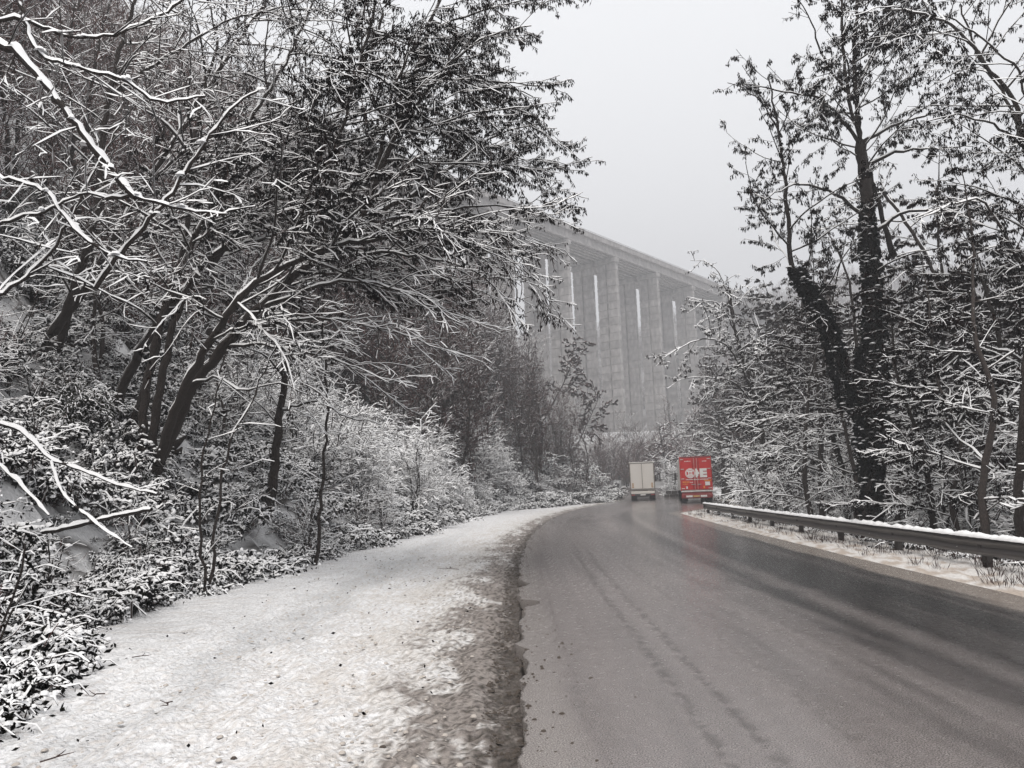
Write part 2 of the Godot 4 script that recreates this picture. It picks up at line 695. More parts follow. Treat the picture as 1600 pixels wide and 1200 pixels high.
	# the carriageway
	var rd_place := func(q: float, d: float) -> Vector3:
		var l := road_left(d)
		var r := road_right(minf(d, 117.9))
		if d < 80.0:
			l += noise_b.get_noise_2d(3.0, d * 1.2) * 0.09 + noise_a.get_noise_2d(8.0, d * 4.5) * 0.014
			l += 0.30 * exp(-pow((d - 11.2) / 0.35, 2.0)) + 0.18 * exp(-pow((d - 13.4) / 0.3, 2.0))
		var y := road_y(d) + 0.02
		var x := lerpf(l, r, clampf(q, 0.0, 1.0))
		y += 0.03 * sin(PI * clampf(q, 0.0, 1.0))
		y += noise_a.get_noise_2d(x * 0.7, d * 0.25) * 0.006
		if q < 0.0:
			y -= 0.14
		return Vector3(x, y, -d)
	var rd_paint := func(q: float, d: float, p: Vector3) -> Color:
		var l := road_left(d)
		var o := p.x - l
		var n1 := noise_a.get_noise_2d(o * 0.5, d * 0.05 + 3.0)
		var n2 := noise_b.get_noise_2d(o * 2.2, d * 0.16)
		var n3 := noise_b.get_noise_2d(o * 9.0, d * 3.0)
		var n4 := noise_a.get_noise_2d(p.x * 24.0, d * 16.0)
		var wet := 0.22 + 0.12 * n1
		wet += 0.80 * smooth(0.36, 0.56, q + 0.04 * n1 + 0.03 * n2) * (1.0 - 0.55 * smooth(12.0, 32.0, d))
		wet -= 0.55 * exp(-pow((q - 0.61 - 0.008 * n1) / 0.03, 2.0)) * (0.8 + 0.4 * n2)
		wet -= 0.22 * exp(-pow((q - 0.42 - 0.03 * n1) / 0.05, 2.0)) * smooth(14.0, 35.0, d)
		for tq in [0.50, 0.73, 0.84]:
			wet -= 0.20 * exp(-pow((q - tq - 0.012 * n1) / 0.014, 2.0)) * smooth(-0.5, 0.4, n2)
		wet += 0.10 * n2 + 0.05 * n3
		wet += 0.5 * exp(-pow((o - 1.6) / 0.9, 2.0)) * exp(-pow((d - 41.0) / 6.0, 2.0)) * smooth(-0.1, 0.3, n2 + 0.5 * n3)
		wet = clampf(wet, 0.0, 1.0)
		var c := Color(0.40, 0.355, 0.345).lerp(Color(0.030, 0.028, 0.028), wet)
		if d < 40.0:
			# salt crust along the broken edge, then brown grit
			var crust := smooth(0.5, 0.1, o + 0.12 * n2)
			c = c.lerp(Color(0.40, 0.365, 0.345), crust * 0.75)
			var grit := exp(-pow((o - 0.42 - 0.08 * n2) / 0.16, 2.0)) * smooth(0.05, 0.45, n4 + 0.5 * n3) * (1.0 - smooth(9.0, 20.0, d))
			c = c.lerp(Color(0.14, 0.11, 0.09), grit * 0.12)
			# dirty wheel marks
			for tx in [1.22, 1.50, 2.05]:
				var wm := exp(-pow((o - tx - 0.012 * (d - 10.0)) / 0.05, 2.0)) * smooth(-0.6, 0.3, n3 + 0.4 * n4) * smooth(24.0, 18.0, d)
				c = c.lerp(Color(0.09, 0.075, 0.068), wm * (0.75 if tx < 2.0 else 0.35))
		var back := road_right(d) - p.x
		if d < 60.0:
			var sand := smooth(0.75, 0.45, back + 0.12 * n2)
			c = c.lerp(Color(0.45, 0.39, 0.345), sand * 0.92)
		else:
			c = c.lerp(Color(0.42, 0.39, 0.375), smooth(2.0, 0.3, back + n2) * 0.8)
			c = c.lerp(Color(0.55, 0.53, 0.52), smooth(1.2, 0.2, o + n2) * 0.8)
		return c
	structure("road", sheet(PackedFloat32Array([-0.001]) + even(0.0, 0.14, 56) + even(0.146, 1.0, 150), steps(-6.0, 2.4, 0.3, 1.0) + steps(2.42, 118.0, 0.022, 1.0065), rd_place, rd_paint), M.asphalt, "wet grey asphalt road with salty tyre tracks curving to the right")


# ------------------------------------------------------------------ the viaduct
func build_viaduct() -> void:
	var t := thing("viaduct", "tall grey concrete motorway viaduct fading into the haze", "bridge")
	var along := Vector3(0.645, 0.0, -0.763).normalized()
	var across := Vector3(-0.763, 0.0, -0.645).normalized()
	var start := Vector3(11.7, 0.0, -217.0)
	var bs := Basis(across, Vector3.UP, across.cross(Vector3.UP))   # local x across, z along (one way or the other)
	var deck_y := 79.4
	var col_top := deck_y - 5.2
	var lift := 2.6
	# two shared meshes for the lifts: a slab with a groove down its face
	var lifts := []
	for wd in [7.4, 7.8]:
		var b := Buf.new()
		box(b, Vector3(-wd * 0.27, 0, 0), Vector3(wd * 0.46, lift - 0.28, 1.5))
		box(b, Vector3(wd * 0.27, 0, 0), Vector3(wd * 0.46, lift - 0.28, 1.5))
		box(b, Vector3(0, 0, 0), Vector3(wd * 0.10, lift - 0.28, 0.35))
		box(b, Vector3(0, lift * 0.5, 0), Vector3(wd - 0.3, 0.4, 1.0))
		lifts.append(to_mesh(b))
	var k := 0
	for j in range(-3, 8):
		var tj := 9.5 + 26.6 * j
		for c in 2:
			var mid := start + along * (tj + 0.75) + across * (3.7 if c == 0 else 13.3)
			var wd: float = [7.4, 7.8][c]
			var foot := land(mid.x, -mid.z) - 3.0
			var col := Node3D.new()
			col.name = "pier"
			t.add_child(col, true)
			col.position = mid
			col.basis = bs
			var y := col_top - lift * 0.5
			while y > foot:
				var o := part("concrete_lift", lifts[c], M["concrete_%d" % rng.randi_range(0, 3)], col, Vector3(0, y, 0))
				o.scale = Vector3(rng.randf_range(0.992, 1.006), 1, rng.randf_range(0.98, 1.02))
				y -= lift
			# crosshead under the beams
			part("crosshead", chamfer_box(Vector3(wd + 0.8, 1.6, 2.6), 0.2), M.concrete_0, col, Vector3(0, col_top + 0.8, 0))
			k += 1
	# deck: beams under a slab, with an edge parapet, for each of the two carriageways
	var length := 300.0
	var mid_t := 9.5 + 26.6 * 2.1
	for c in 2:
		var mid := start + along * mid_t + across * (3.7 if c == 0 else 13.3)
		var wd := 9.3
		var slab := part("deck_slab", boxes([[Vector3.ZERO, Vector3(wd, 0.5, length)]]), M.concrete_2, t, Vector3(mid.x, deck_y - 0.6, mid.z))
		slab.basis = bs
		for q in 5:
			var beam := part("beam", boxes([[Vector3.ZERO, Vector3(0.55, 2.3, length)], [Vector3(0, -1.25, 0), Vector3(0.95, 0.35, length)]]), M["concrete_%d" % (q % 4)], t, Vector3.ZERO)
			beam.basis = bs
			beam.position = mid + across * ((q - 2) * 1.75) + Vector3(0, deck_y - 2.05, 0)
		for s in [-1.0, 1.0]:
			var par := part("parapet", boxes([[Vector3.ZERO, Vector3(0.3, 1.5, length)], [Vector3(0, 0.83, 0), Vector3(0.5, 0.16, length)]]), M.concrete_1, t, Vector3.ZERO)
			par.basis = bs
			par.position = mid + across * (s * (wd * 0.5 + 0.16)) + Vector3(0, deck_y - 0.25, 0)
			var hr := part("handrail", boxes([[Vector3.ZERO, Vector3(0.09, 0.09, length)]]), M.rail_steel, par, Vector3(0, 1.35, 0))
			hr.name = "handrail"


# ------------------------------------------------------------------ guardrail
func build_guardrail() -> void:
	var t := thing("guardrail", "long steel guardrail with snow along its top edge", "guardrail")
	# W-shaped profile (outwards, up), swept along the rail line
	var prof := [[0.0, 0.0], [0.05, 0.01], [0.085, 0.045], [0.085, 0.09], [0.03, 0.135], [0.03, 0.175], [0.085, 0.22], [0.085, 0.265], [0.05, 0.30], [0.0, 0.31]]
	var y0 := 0.23
	var d := 2.0
	while d < 41.5:
		var d1 := minf(d + 4.0, 41.8)
		var b := Buf.new()
		var n := 8
		var m := prof.size()
		for j in n + 1:
			var dd := lerpf(d - 0.12, d1, float(j) / n)
			var p := Vector3(rail_x(dd), 0, -dd)
			var tang := Vector3(rail_x(dd + 0.2) - rail_x(dd - 0.2), 0, -0.4).normalized()
			var out := Vector3.UP.cross(tang).normalized()   # towards the road
			var lift := 0.012 * sin(dd * 1.7) + 0.004 * j / n
			for side in 2:
				for k in m:
					var q: Array = prof[k]
					var off: float = q[0] - (0.006 if side == 1 else 0.0) + (0.004 * (1.0 - float(j) / n))
					b.v.append(p + out * off + Vector3(0, y0 + lift + q[1], 0))
					var k0: Array = prof[maxi(k - 1, 0)]
					var k1: Array = prof[mini(k + 1, m - 1)]
					var nn: Vector3 = (out * (k1[1] - k0[1]) - Vector3.UP * (k1[0] - k0[0])).normalized()
					b.n.append(nn if side == 0 else -nn)
		for j in n:
			for k in m - 1:
				var a := j * 2 * m + k
				var e := a + 2 * m
				b.i.append_array(PackedInt32Array([a, e + 1, a + 1, a, e, e + 1]))
				a += m
				e += m
				b.i.append_array(PackedInt32Array([a, a + 1, e + 1, a, e + 1, e]))
		var seg := part("rail_beam", to_mesh(b), M.rail_steel, t)
		for q in [0.09, 0.22]:
			var bp := Vector3(rail_x(d + 0.1) - 0.06, y0 + q, -(d + 0.1))
			var bolt := part("bolt", disc(0.016, 0.03, 8), M.chrome, seg, bp)
			bolt.rotation = Vector3(0, 0, PI / 2)
		d += 4.0
	d = 2.9
	while d < 41.9:
		var p := Vector3(rail_x(d) + 0.07, 0.10, -d)
		var post := part("post", chamfer_box(Vector3(0.11, 0.92, 0.15), 0.012), M.rail_post, t, p)
		post.rotation.z = rng.randf_range(-0.03, 0.03)
		part("spacer", chamfer_box(Vector3(0.10, 0.18, 0.10), 0.01), M.rail_post, post, Vector3(-0.06, 0.28, 0))
		d += 3.5
	# turned-down rounded end piece
	var endp := part("rail_end", chamfer_box(Vector3(0.16, 0.34, 0.3), 0.05), M.rail_steel, t, Vector3(rail_x(41.9) - 0.02, y0 + 0.15, -41.9))
	endp.rotation.y = -0.1
	# snow lying along the top
	var b2 := Buf.new()
	var cols := 5
	var rows := 0
	d = 2.0
	while d < 42.1:
		var p := Vector3(rail_x(d), y0 + 0.305, -d)
		var tang := Vector3(rail_x(d + 0.2) - rail_x(d - 0.2), 0, -0.4).normalized()
		var out := Vector3.UP.cross(tang).normalized()
		var h := 0.05 + 0.04 * noise_b.get_noise_1d(d * 2.0) + 0.025 * noise_a.get_noise_1d(d * 9.0) + 0.012 * rng.randf()
		var w := 0.085 + 0.02 * noise_a.get_noise_1d(d * 5.0 + 50.0)
		for q in [[-1.1, -0.02, -1.0, 0.2], [-0.75, 0.75, -0.6, 0.8], [0.0, 1.0, 0.0, 1.0], [0.75, 0.72, 0.6, 0.8], [1.15, -0.03, 1.0, 0.2]]:
			b2.v.append(p + out * (0.02 + q[0] * w) + Vector3(0, q[1] * h, 0))
			b2.n.append((out * q[2] + Vector3.UP * q[3]).normalized())
		rows += 1
		d += 0.06
	for j in rows - 1:
		for k in cols - 1:
			var a := j * cols + k
			b2.i.append_array(PackedInt32Array([a, a + cols, a + cols + 1, a, a + cols + 1, a + 1]))
	# far to near rows run away from the camera: flip so that the faces look up
	for j in range(0, b2.i.size(), 3):
		var s := b2.i[j + 1]
		b2.i[j + 1] = b2.i[j + 2]
		b2.i[j + 2] = s
	part("snow_cap", to_mesh(b2), M.branch_snow, t)


# ------------------------------------------------------------------ lorries (local +z is the rear, 0 the ground)
func wheel(t: Node3D, p: Vector3, r: float, w: float) -> void:
	var ty := part("wheel", null, M.rubber, t, p)
	var b := Buf.new()
	var prof := [[r * 0.55, -w * 0.5], [r * 0.92, -w * 0.5], [r, -w * 0.38], [r, w * 0.38], [r * 0.92, w * 0.5], [r * 0.55, w * 0.5]]
	var n := 24
	for k in n + 1:
		var a := TAU * k / n
		for q in prof:
			b.v.append(Vector3(q[1], cos(a) * q[0], sin(a) * q[0]))
			b.n.append(Vector3(signf(q[1]) * (1.0 if q[0] < r * 0.95 else 0.2), cos(a), sin(a)).normalized())
	for k in n:
		for q in prof.size() - 1:
			var a := k * prof.size() + q
			var e := a + prof.size()
			b.i.append_array(PackedInt32Array([a, e, e + 1, a, e + 1, a + 1]))
	ty.mesh = to_mesh(b)
	var rim := part("rim", disc(r * 0.56, w * 0.7, 18), M.rim_steel, ty)
	rim.rotation.z = PI / 2


func mirror(t: Node3D, p: Vector3) -> void:
	var m := part("mirror", chamfer_box(Vector3(0.22, 0.75, 0.2), 0.05), M.chassis, t, p)
	part("mirror_arm", boxes([[Vector3(-signf(p.x) * 0.2, 0.3, 0), Vector3(0.3, 0.05, 0.05)], [Vector3(-signf(p.x) * 0.2, -0.3, 0), Vector3(0.3, 0.05, 0.05)]]), M.chassis, m)


func cab(t: Node3D, z: float, mat: Material) -> void:
	part("cab", chamfer_box(Vector3(2.44, 2.55, 2.1), 0.16), mat, t, Vector3(0, 2.15, z - 1.05))
	part("windscreen", chamfer_box(Vector3(2.2, 0.9, 0.06), 0.02), M.window_dark, t, Vector3(0, 2.5, z - 2.12))
	for s in [-1.0, 1.0]:
		part("side_window", chamfer_box(Vector3(0.05, 0.7, 0.9), 0.02), M.window_dark, t, Vector3(s * 1.215, 2.5, z - 1.3))
		mirror(t, Vector3(s * 1.46, 2.35, z - 1.9))


func build_trucks() -> void:
	# --- red curtain-sided lorry
	var t := thing("red_lorry", "red semi trailer lorry with a white emblem on its rear doors", "lorry", Vector3(14.6, 0.02, -63.0), deg_to_rad(-11.0))
	var top := 3.74
	var low := 1.02
	var hh := top - low
	part("cargo_box", chamfer_box(Vector3(2.5, hh, 13.4), 0.03), M.truck_white, t, Vector3(0, low + hh * 0.5, -6.75))
	part("roof_edge", chamfer_box(Vector3(2.52, 0.10, 0.12), 0.02), M.truck_red_dark, t, Vector3(0, top - 0.03, 0.0))
	for s in [-1.0, 1.0]:
		part("corner_post", chamfer_box(Vector3(0.09, hh, 0.14), 0.02), M.truck_red, t, Vector3(s * 1.21, low + hh * 0.5, 0.0))
		var door := part("door", chamfer_box(Vector3(1.145, hh - 0.16, 0.06), 0.015), M.truck_red, t, Vector3(s * 0.585, low + hh * 0.5 - 0.01, 0.02))
		for q in 4:
			part("hinge", chamfer_box(Vector3(0.26, 0.055, 0.03), 0.01), M.chrome, door, Vector3(s * 0.47, -1.17 + q * 0.78, 0.045))
		for q in [0.06, 0.20]:
			var rod := part("lock_rod", disc(0.018, hh - 0.2, 8), M.truck_red_dark if q > 0.1 else M.chrome, door, Vector3(-s * (0.5 - q * 0.9 + 0.03), 0, 0.055))
			part("lock_handle", boxes([[Vector3.ZERO, Vector3(0.2, 0.04, 0.03)]]), M.chrome, rod, Vector3(s * 0.06, -0.85, 0.02))
	part("door_seal", boxes([[Vector3.ZERO, Vector3(0.025, hh - 0.2, 0.05)]]), M.rubber, t, Vector3(0, low + hh * 0.5, 0.025))
	# emblem: a white ring with a barred disc, run together with two wide letters
	var ez := 0.085
	var ring := part("emblem_disc", disc(0.40, 0.012), M.print_white, t, Vector3(-0.44, 2.42, ez))
	ring.rotation.x = PI / 2
	var inner := TorusMesh.new()
	inner.inner_radius = 0.335
	inner.outer_radius = 0.35
	inner.rings = 32
	part("emblem_ring", inner, M.truck_red, ring, Vector3(0, 0.006, 0))
	for s in [-1.0, 1.0]:
		part("emblem_bar", boxes([[Vector3.ZERO, Vector3(0.055, 0.01, 0.17)]]), M.truck_red, ring, Vector3(s * 0.055, 0.008, 0))
		part("emblem_segment", boxes([[Vector3.ZERO, Vector3(0.09, 0.01, 0.26)], [Vector3(-s * 0.05, 0, 0), Vector3(0.05, 0.01, 0.18)]]), M.truck_red, ring, Vector3(s * 0.24, 0.008, 0))
		part("emblem_segment", boxes([[Vector3.ZERO, Vector3(0.3, 0.01, 0.03)]]), M.truck_red, ring, Vector3(0, 0.008, s * 0.22))
	part("letter", boxes([[Vector3(-0.13, 0, 0), Vector3(0.14, 0.72, 0.012)], [Vector3(0.01, 0.0, 0), Vector3(0.18, 0.2, 0.0115)], [Vector3(-0.03, 0.15, 0), Vector3(0.09, 0.2, 0.0112)], [Vector3(-0.03, -0.15, 0), Vector3(0.09, 0.2, 0.0112)]]), M.print_white, t, Vector3(0.17, 2.42, ez + 0.002))
	part("letter", boxes([[Vector3(-0.14, 0, 0), Vector3(0.26, 0.72, 0.012)], [Vector3(0.13, 0.26, 0), Vector3(0.32, 0.2, 0.0115)], [Vector3(0.13, 0.0, 0), Vector3(0.32, 0.18, 0.0115)], [Vector3(0.13, -0.26, 0), Vector3(0.32, 0.2, 0.0115)]]), M.print_white, t, Vector3(0.58, 2.42, ez + 0.004))
	# rows of small print: many short dashes of uneven width
	var print_row := func(x0: float, x1: float, y: float, h: float, mat: Material) -> void:
		var l := []
		var x := x0
		while x < x1:
			var w := rng.randf_range(0.03, 0.08)
			l.append([Vector3(x + w * 0.5, 0, 0), Vector3(w, h * rng.randf_range(0.8, 1.0), 0.01)])
			x += w + rng.randf_range(0.012, 0.03)
		var o := part("lettering", boxes(l), mat, t, Vector3(0, y, ez - 0.02))
		o.name = "lettering"
	print_row.call(-0.85, -0.35, 3.39, 0.06, M.print_white)
	print_row.call(0.55, 0.88, 3.36, 0.07, M.print_white)
	print_row.call(-0.82, 0.9, 1.915, 0.075, M.print_white)
	print_row.call(-1.08, -0.55, 1.72, 0.10, M.print_orange)
	print_row.call(-1.08, -0.68, 1.56, 0.07, M.print_orange)
	print_row.call(-0.5, -0.3, 1.69, 0.06, M.print_white)
	print_row.call(0.62, 1.15, 1.80, 0.12, M.print_orange)
	part("label_sticker", boxes([[Vector3.ZERO, Vector3(0.38, 0.30, 0.012)]]), M.print_white, t, Vector3(0.87, 1.56, ez))
	part("label_sticker", boxes([[Vector3.ZERO, Vector3(0.12, 0.2, 0.012)]]), M.print_orange, t, Vector3(0.6, 1.28, ez))
	part("label_sticker", boxes([[Vector3.ZERO, Vector3(0.13, 0.2, 0.012)]]), M.print_white, t, Vector3(-0.76, 1.28, ez))
	# below the doors
	part("sill_beam", chamfer_box(Vector3(2.5, 0.11, 0.14), 0.02), M.chrome, t, Vector3(0, 0.96, 0.04))
	part("cross_beam", chamfer_box(Vector3(2.4, 0.16, 0.2), 0.02), M.truck_red_dark, t, Vector3(0, 0.82, -0.02))
	var bump := part("bumper", chamfer_box(Vector3(2.46, 0.34, 0.16), 0.03), M.truck_red_dark, t, Vector3(0, 0.58, 0.05))
	part("number_plate", boxes([[Vector3.ZERO, Vector3(0.52, 0.13, 0.02)]]), M.plate_yellow, bump, Vector3(-0.05, 0.0, 0.09))
	part("reflector_strip", boxes([[Vector3.ZERO, Vector3(0.5, 0.15, 0.02)]]), M.print_white, bump, Vector3(-0.62, 0.0, 0.086))
	part("reflector_strip", boxes([[Vector3.ZERO, Vector3(0.5, 0.15, 0.02)]]), M.print_white, bump, Vector3(0.52, 0.0, 0.086))
	for s in [-1.0, 1.0]:
		part("tail_light", chamfer_box(Vector3(0.2, 0.16, 0.05), 0.01), M.lamp_red, bump, Vector3(s * 1.1, 0, 0.085))
		part("mudflap", boxes([[Vector3.ZERO, Vector3(0.5, 0.5, 0.02)]]), M.rubber, t, Vector3(s * 0.98, 0.4, -0.6))
		for q in [-1.6, -2.95, -4.3]:
			wheel(t, Vector3(s * 1.02, 0.5, q), 0.5, 0.42)
		wheel(t, Vector3(s * 1.0, 0.5, -12.2), 0.5, 0.5)
		wheel(t, Vector3(s * 1.05, 0.5, -15.2), 0.5, 0.34)
	part("axle", boxes([[Vector3(0, 0.5, -1.6), Vector3(1.8, 0.14, 0.14)], [Vector3(0, 0.5, -2.95), Vector3(1.8, 0.14, 0.14)], [Vector3(0, 0.85, -6.0), Vector3(1.1, 0.3, 11.5)]]), M.chassis, t)
	cab(t, -14.0, M.truck_white)

	# --- pale box lorry
	t = thing("white_lorry", "pale beige box lorry with twin rear doors driving away", "lorry", Vector3(12.9, 0.02, -79.3), deg_to_rad(-9.6))
	top = 3.95
	low = 1.16
	hh = top - low
	part("cargo_box", chamfer_box(Vector3(2.5, hh, 8.0), 0.03), M.truck_white, t, Vector3(0, low + hh * 0.5, -4.05))
	part("roof_frame", chamfer_box(Vector3(2.54, 0.10, 0.14), 0.02), M.truck_white, t, Vector3(0, top - 0.04, 0.0))
	part("frame_bar", boxes([[Vector3.ZERO, Vector3(2.4, 0.06, 0.1)]]), M.box_frame, t, Vector3(0, top - 0.13, 0.0))
	for s in [-1.0, 1.0]:
		part("corner_post", chamfer_box(Vector3(0.09, hh - 0.1, 0.12), 0.02), M.box_frame, t, Vector3(s * 1.21, low + hh * 0.5 - 0.05, 0.0))
		var door := part("door", chamfer_box(Vector3(1.13, hh - 0.26, 0.06), 0.015), M.box_beige, t, Vector3(s * 0.59, low + hh * 0.5 - 0.04, 0.02))
		part("marker_strip", boxes([[Vector3(0, 0.17, 0), Vector3(0.16, 0.14, 0.012)], [Vector3(0, 0, 0), Vector3(0.16, 0.14, 0.012)], [Vector3(0, -0.17, 0), Vector3(0.16, 0.14, 0.012)]]), M.marking_tan, door, Vector3(s * 0.37, -0.93, 0.034))
		for q in 3:
			part("hinge", chamfer_box(Vector3(0.12, 0.06, 0.03), 0.008), M.box_beige, door, Vector3(s * 0.53, -1.0 + q * 1.0, 0.04))
		part("lock_rod", disc(0.016, hh - 0.3, 8), M.box_beige, door, Vector3(-s * 0.42, 0, 0.05))
		part("tail_light", chamfer_box(Vector3(0.34, 0.12, 0.06), 0.01), M.lamp_red, t, Vector3(s * 0.98, 0.63, 0.10))
		part("mudflap", boxes([[Vector3.ZERO, Vector3(0.55, 0.42, 0.02)]]), M.rubber, t, Vector3(s * 0.92, 0.36, -0.7))
		wheel(t, Vector3(s * 0.93, 0.5, -2.2), 0.5, 0.62)
		wheel(t, Vector3(s * 1.05, 0.5, -7.6), 0.5, 0.32)
	part("door_seal", boxes([[Vector3.ZERO, Vector3(0.05, hh - 0.28, 0.05)]]), M.box_frame, t, Vector3(0, low + hh * 0.5 - 0.04, 0.02))
	part("sill_beam", chamfer_box(Vector3(2.42, 0.09, 0.12), 0.02), M.box_frame, t, Vector3(0, 1.10, 0.03))
	part("tail_lift", chamfer_box(Vector3(2.36, 0.26, 0.1), 0.02), M.box_beige, t, Vector3(0, 0.87, 0.05))
	part("bumper", chamfer_box(Vector3(2.36, 0.16, 0.12), 0.02), M.chassis, t, Vector3(0, 0.63, 0.03))
	part("number_plate", boxes([[Vector3.ZERO, Vector3(0.52, 0.12, 0.02)]]), M.print_white, t, Vector3(0, 0.64, 0.11))
	part("spray_panel", boxes([[Vector3.ZERO, Vector3(1.1, 0.16, 0.03)]]), M.sign_grey, t, Vector3(0, 0.34, -0.4))
	part("chassis_frame", boxes([[Vector3(0, 0.85, -4.5), Vector3(1.0, 0.3, 8.5)], [Vector3(0, 0.5, -2.2), Vector3(1.6, 0.14, 0.14)]]), M.chassis, t)
	cab(t, -8.2, M.truck_white)


# ------------------------------------------------------------------ trees
class TreeBuf:
	var trunk := Buf.new()
	var limb := Buf.new()
	var twig := Buf.new()
	var snow := Buf.new()
	var leaf := Buf.new()


# p: kids = branches per metre by level, len = their length as a share of the parent, ang = angle from it
func grow(tb: TreeBuf, pts: PackedVector3Array, rads: PackedFloat32Array, level: int, p: Dictionary) -> void:
	var m := pts.size()
	var r0 := rads[0]
	var sides := 9 if r0 > 0.09 else (6 if r0 > 0.035 else (4 if r0 > 0.013 else 3))
	var into: Buf = tb.trunk if level == 0 else (tb.limb if level == 1 else tb.twig)
	tube(into, pts, rads, sides)
	var up := 0.0
	if p.has("fade"):
		up = smoothstep(p.fade[0], p.fade[1], pts[0].y)
	var white: float = p.snow * (1.0 - 0.8 * up)
	if white > 0.0:
		snow_on(tb.snow, pts, rads, white)
	var total := 0.0
	for j in m - 1:
		total += pts[j].distance_to(pts[j + 1])
	if level >= p.leaf_from and p.leaf > 0.0:
		var nl := int(total * p.leaf * (1.0 + 1.6 * up) / 2.6 + rng.randf())
		for k in nl:
			var f := rng.randf_range(0.25, 1.0) * (m - 1)
			var j := mini(int(f), m - 2)
			var q := pts[j].lerp(pts[j + 1], f - j)
			for c in 3:
				var off: Vector3 = Vector3(rng.randf_range(-1, 1), rng.randf_range(-0.6, 0.2), rng.randf_range(-1, 1)) * p.leaf_len * 0.45
				leaf(tb.leaf, q + off, Vector3(rng.randf_range(-0.45, 0.45), -1.0, rng.randf_range(-0.45, 0.45)).normalized(), rng.randf_range(0.6, 1.25) * p.leaf_len, p.leaf_len * rng.randf_range(0.09, 0.18))
	if level >= p.levels:
		return
	var first: float = p.start[mini(level, p.start.size() - 1)]
	var count := int(total * p.kids[level] * (1.0 - first) + rng.randf())
	for k in count:
		var f := first + (1.0 - first) * (k + rng.randf()) / count
		var g := f * (m - 1)
		var j := mini(int(g), m - 2)
		var q := pts[j].lerp(pts[j + 1], g - j)
		var dir := (pts[j + 1] - pts[j]).normalized()
		var perp := dir.cross(Vector3(rng.randf_range(-1, 1), rng.randf_range(-1, 1), rng.randf_range(-1, 1))).normalized()
		var ang: float = p.ang[level] * rng.randf_range(0.7, 1.25)
		var cd: Vector3 = dir * cos(ang) + perp * sin(ang)
		cd.y *= p.flat
		cd += p.bias * (1.0 if level < 2 else 0.4)
		cd = cd.normalized()
		var taper: float = 1.0 - p.get("taper", 0.55) * (f - first) / (1.0 - first + 0.001)
		var length: float = total * p.len[level] * taper * rng.randf_range(0.55, 1.2)
		length = clampf(length, p.shortest, p.longest[level])
		var r := minf(rads[j] * 0.62, length * p.thick[level])
		sprout(tb, q, cd, length, r, level + 1, p)


func sprout(tb: TreeBuf, q: Vector3, dir: Vector3, length: float, r: float, level: int, p: Dictionary) -> void:
	var seg: float = p.seg[level]
	var n := clampi(int(length / seg + 0.5), 2, 14)
	var pts := PackedVector3Array()
	var rads := PackedFloat32Array()
	var at_ := q
	var d := dir
	var wander: float = p.wander[level]
	var trop: float = p.trop[level]
	for j in n + 1:
		pts.append(at_)
		rads.append(maxf(p.rmin, r * (1.0 - 0.75 * float(j) / n)))
		d += Vector3(rng.randf_range(-1, 1), rng.randf_range(-1, 1), rng.randf_range(-1, 1)) * wander + Vector3(0, trop, 0)
		d = d.normalized()
		at_ += d * (length / n)
	grow(tb, pts, rads, level, p)


# smooth a rough polyline and give it radii
func limb_line(ctrl: Array, r0: float, r1: float, wob := 0.04, gap := 0.28) -> Array:
	var c := Curve3D.new()
	for k in ctrl.size():
		var t: Vector3 = (ctrl[mini(k + 1, ctrl.size() - 1)] - ctrl[maxi(k - 1, 0)]) / 6.0
		c.add_point(ctrl[k], -t, t)
	var total := c.get_baked_length()
	var n := maxi(4, int(total / gap))
	var pts := PackedVector3Array()
	var rads := PackedFloat32Array()
	for k in n + 1:
		var f := float(k) / n
		pts.append(c.sample_baked(total * f) + Vector3(rng.randf_range(-1, 1), rng.randf_range(-1, 1), rng.randf_range(-1, 1)) * wob * (0.0 if k == 0 else 1.0))
		rads.append(lerpf(r0, r1, pow(f, 0.8)) * rng.randf_range(0.94, 1.06) * (1.0 + 0.45 * exp(-f * total / 0.25) * smoothstep(0.06, 0.1, r0)))
	return [pts, rads]


func finish_tree(t: Node3D, tb: TreeBuf, bark: Material, twig: Material, dead: Material) -> void:
	for q in [["trunk", tb.trunk, bark, ""], ["limb", tb.limb, bark, "stuff"], ["crown", tb.twig, twig, "stuff"], ["branch_snow", tb.snow, M.branch_snow, "stuff"], ["dead_leaves", tb.leaf, dead, "stuff"]]:
		if q[1].i.size() > 0:
			part(q[0], to_mesh(q[1]), q[2], t, Vector3.ZERO, q[3])


func params(over: Dictionary) -> Dictionary:
	var p := {
		"levels": 3, "kids": [1.6, 2.6, 5.0, 4.0], "len": [0.34, 0.36, 0.42, 0.4], "ang": [1.05, 0.85, 0.8, 0.8], "thick": [0.0095, 0.0075, 0.007, 0.007],
		"longest": [4.0, 1.8, 0.7, 0.4], "shortest": 0.22, "start": [0.28, 0.18, 0.1, 0.1], "seg": [0.5, 0.3, 0.19, 0.125, 0.12], "wander": [0.06, 0.16, 0.21, 0.26, 0.26],
		"trop": [0.02, -0.035, -0.03, -0.02, -0.02], "flat": 0.75, "bias": Vector3.ZERO, "rmin": 0.0055, "snow": 1.0, "leaf": 0.0, "leaf_from": 2, "leaf_len": 0.09,
	}
	p.merge(over, true)
	return p


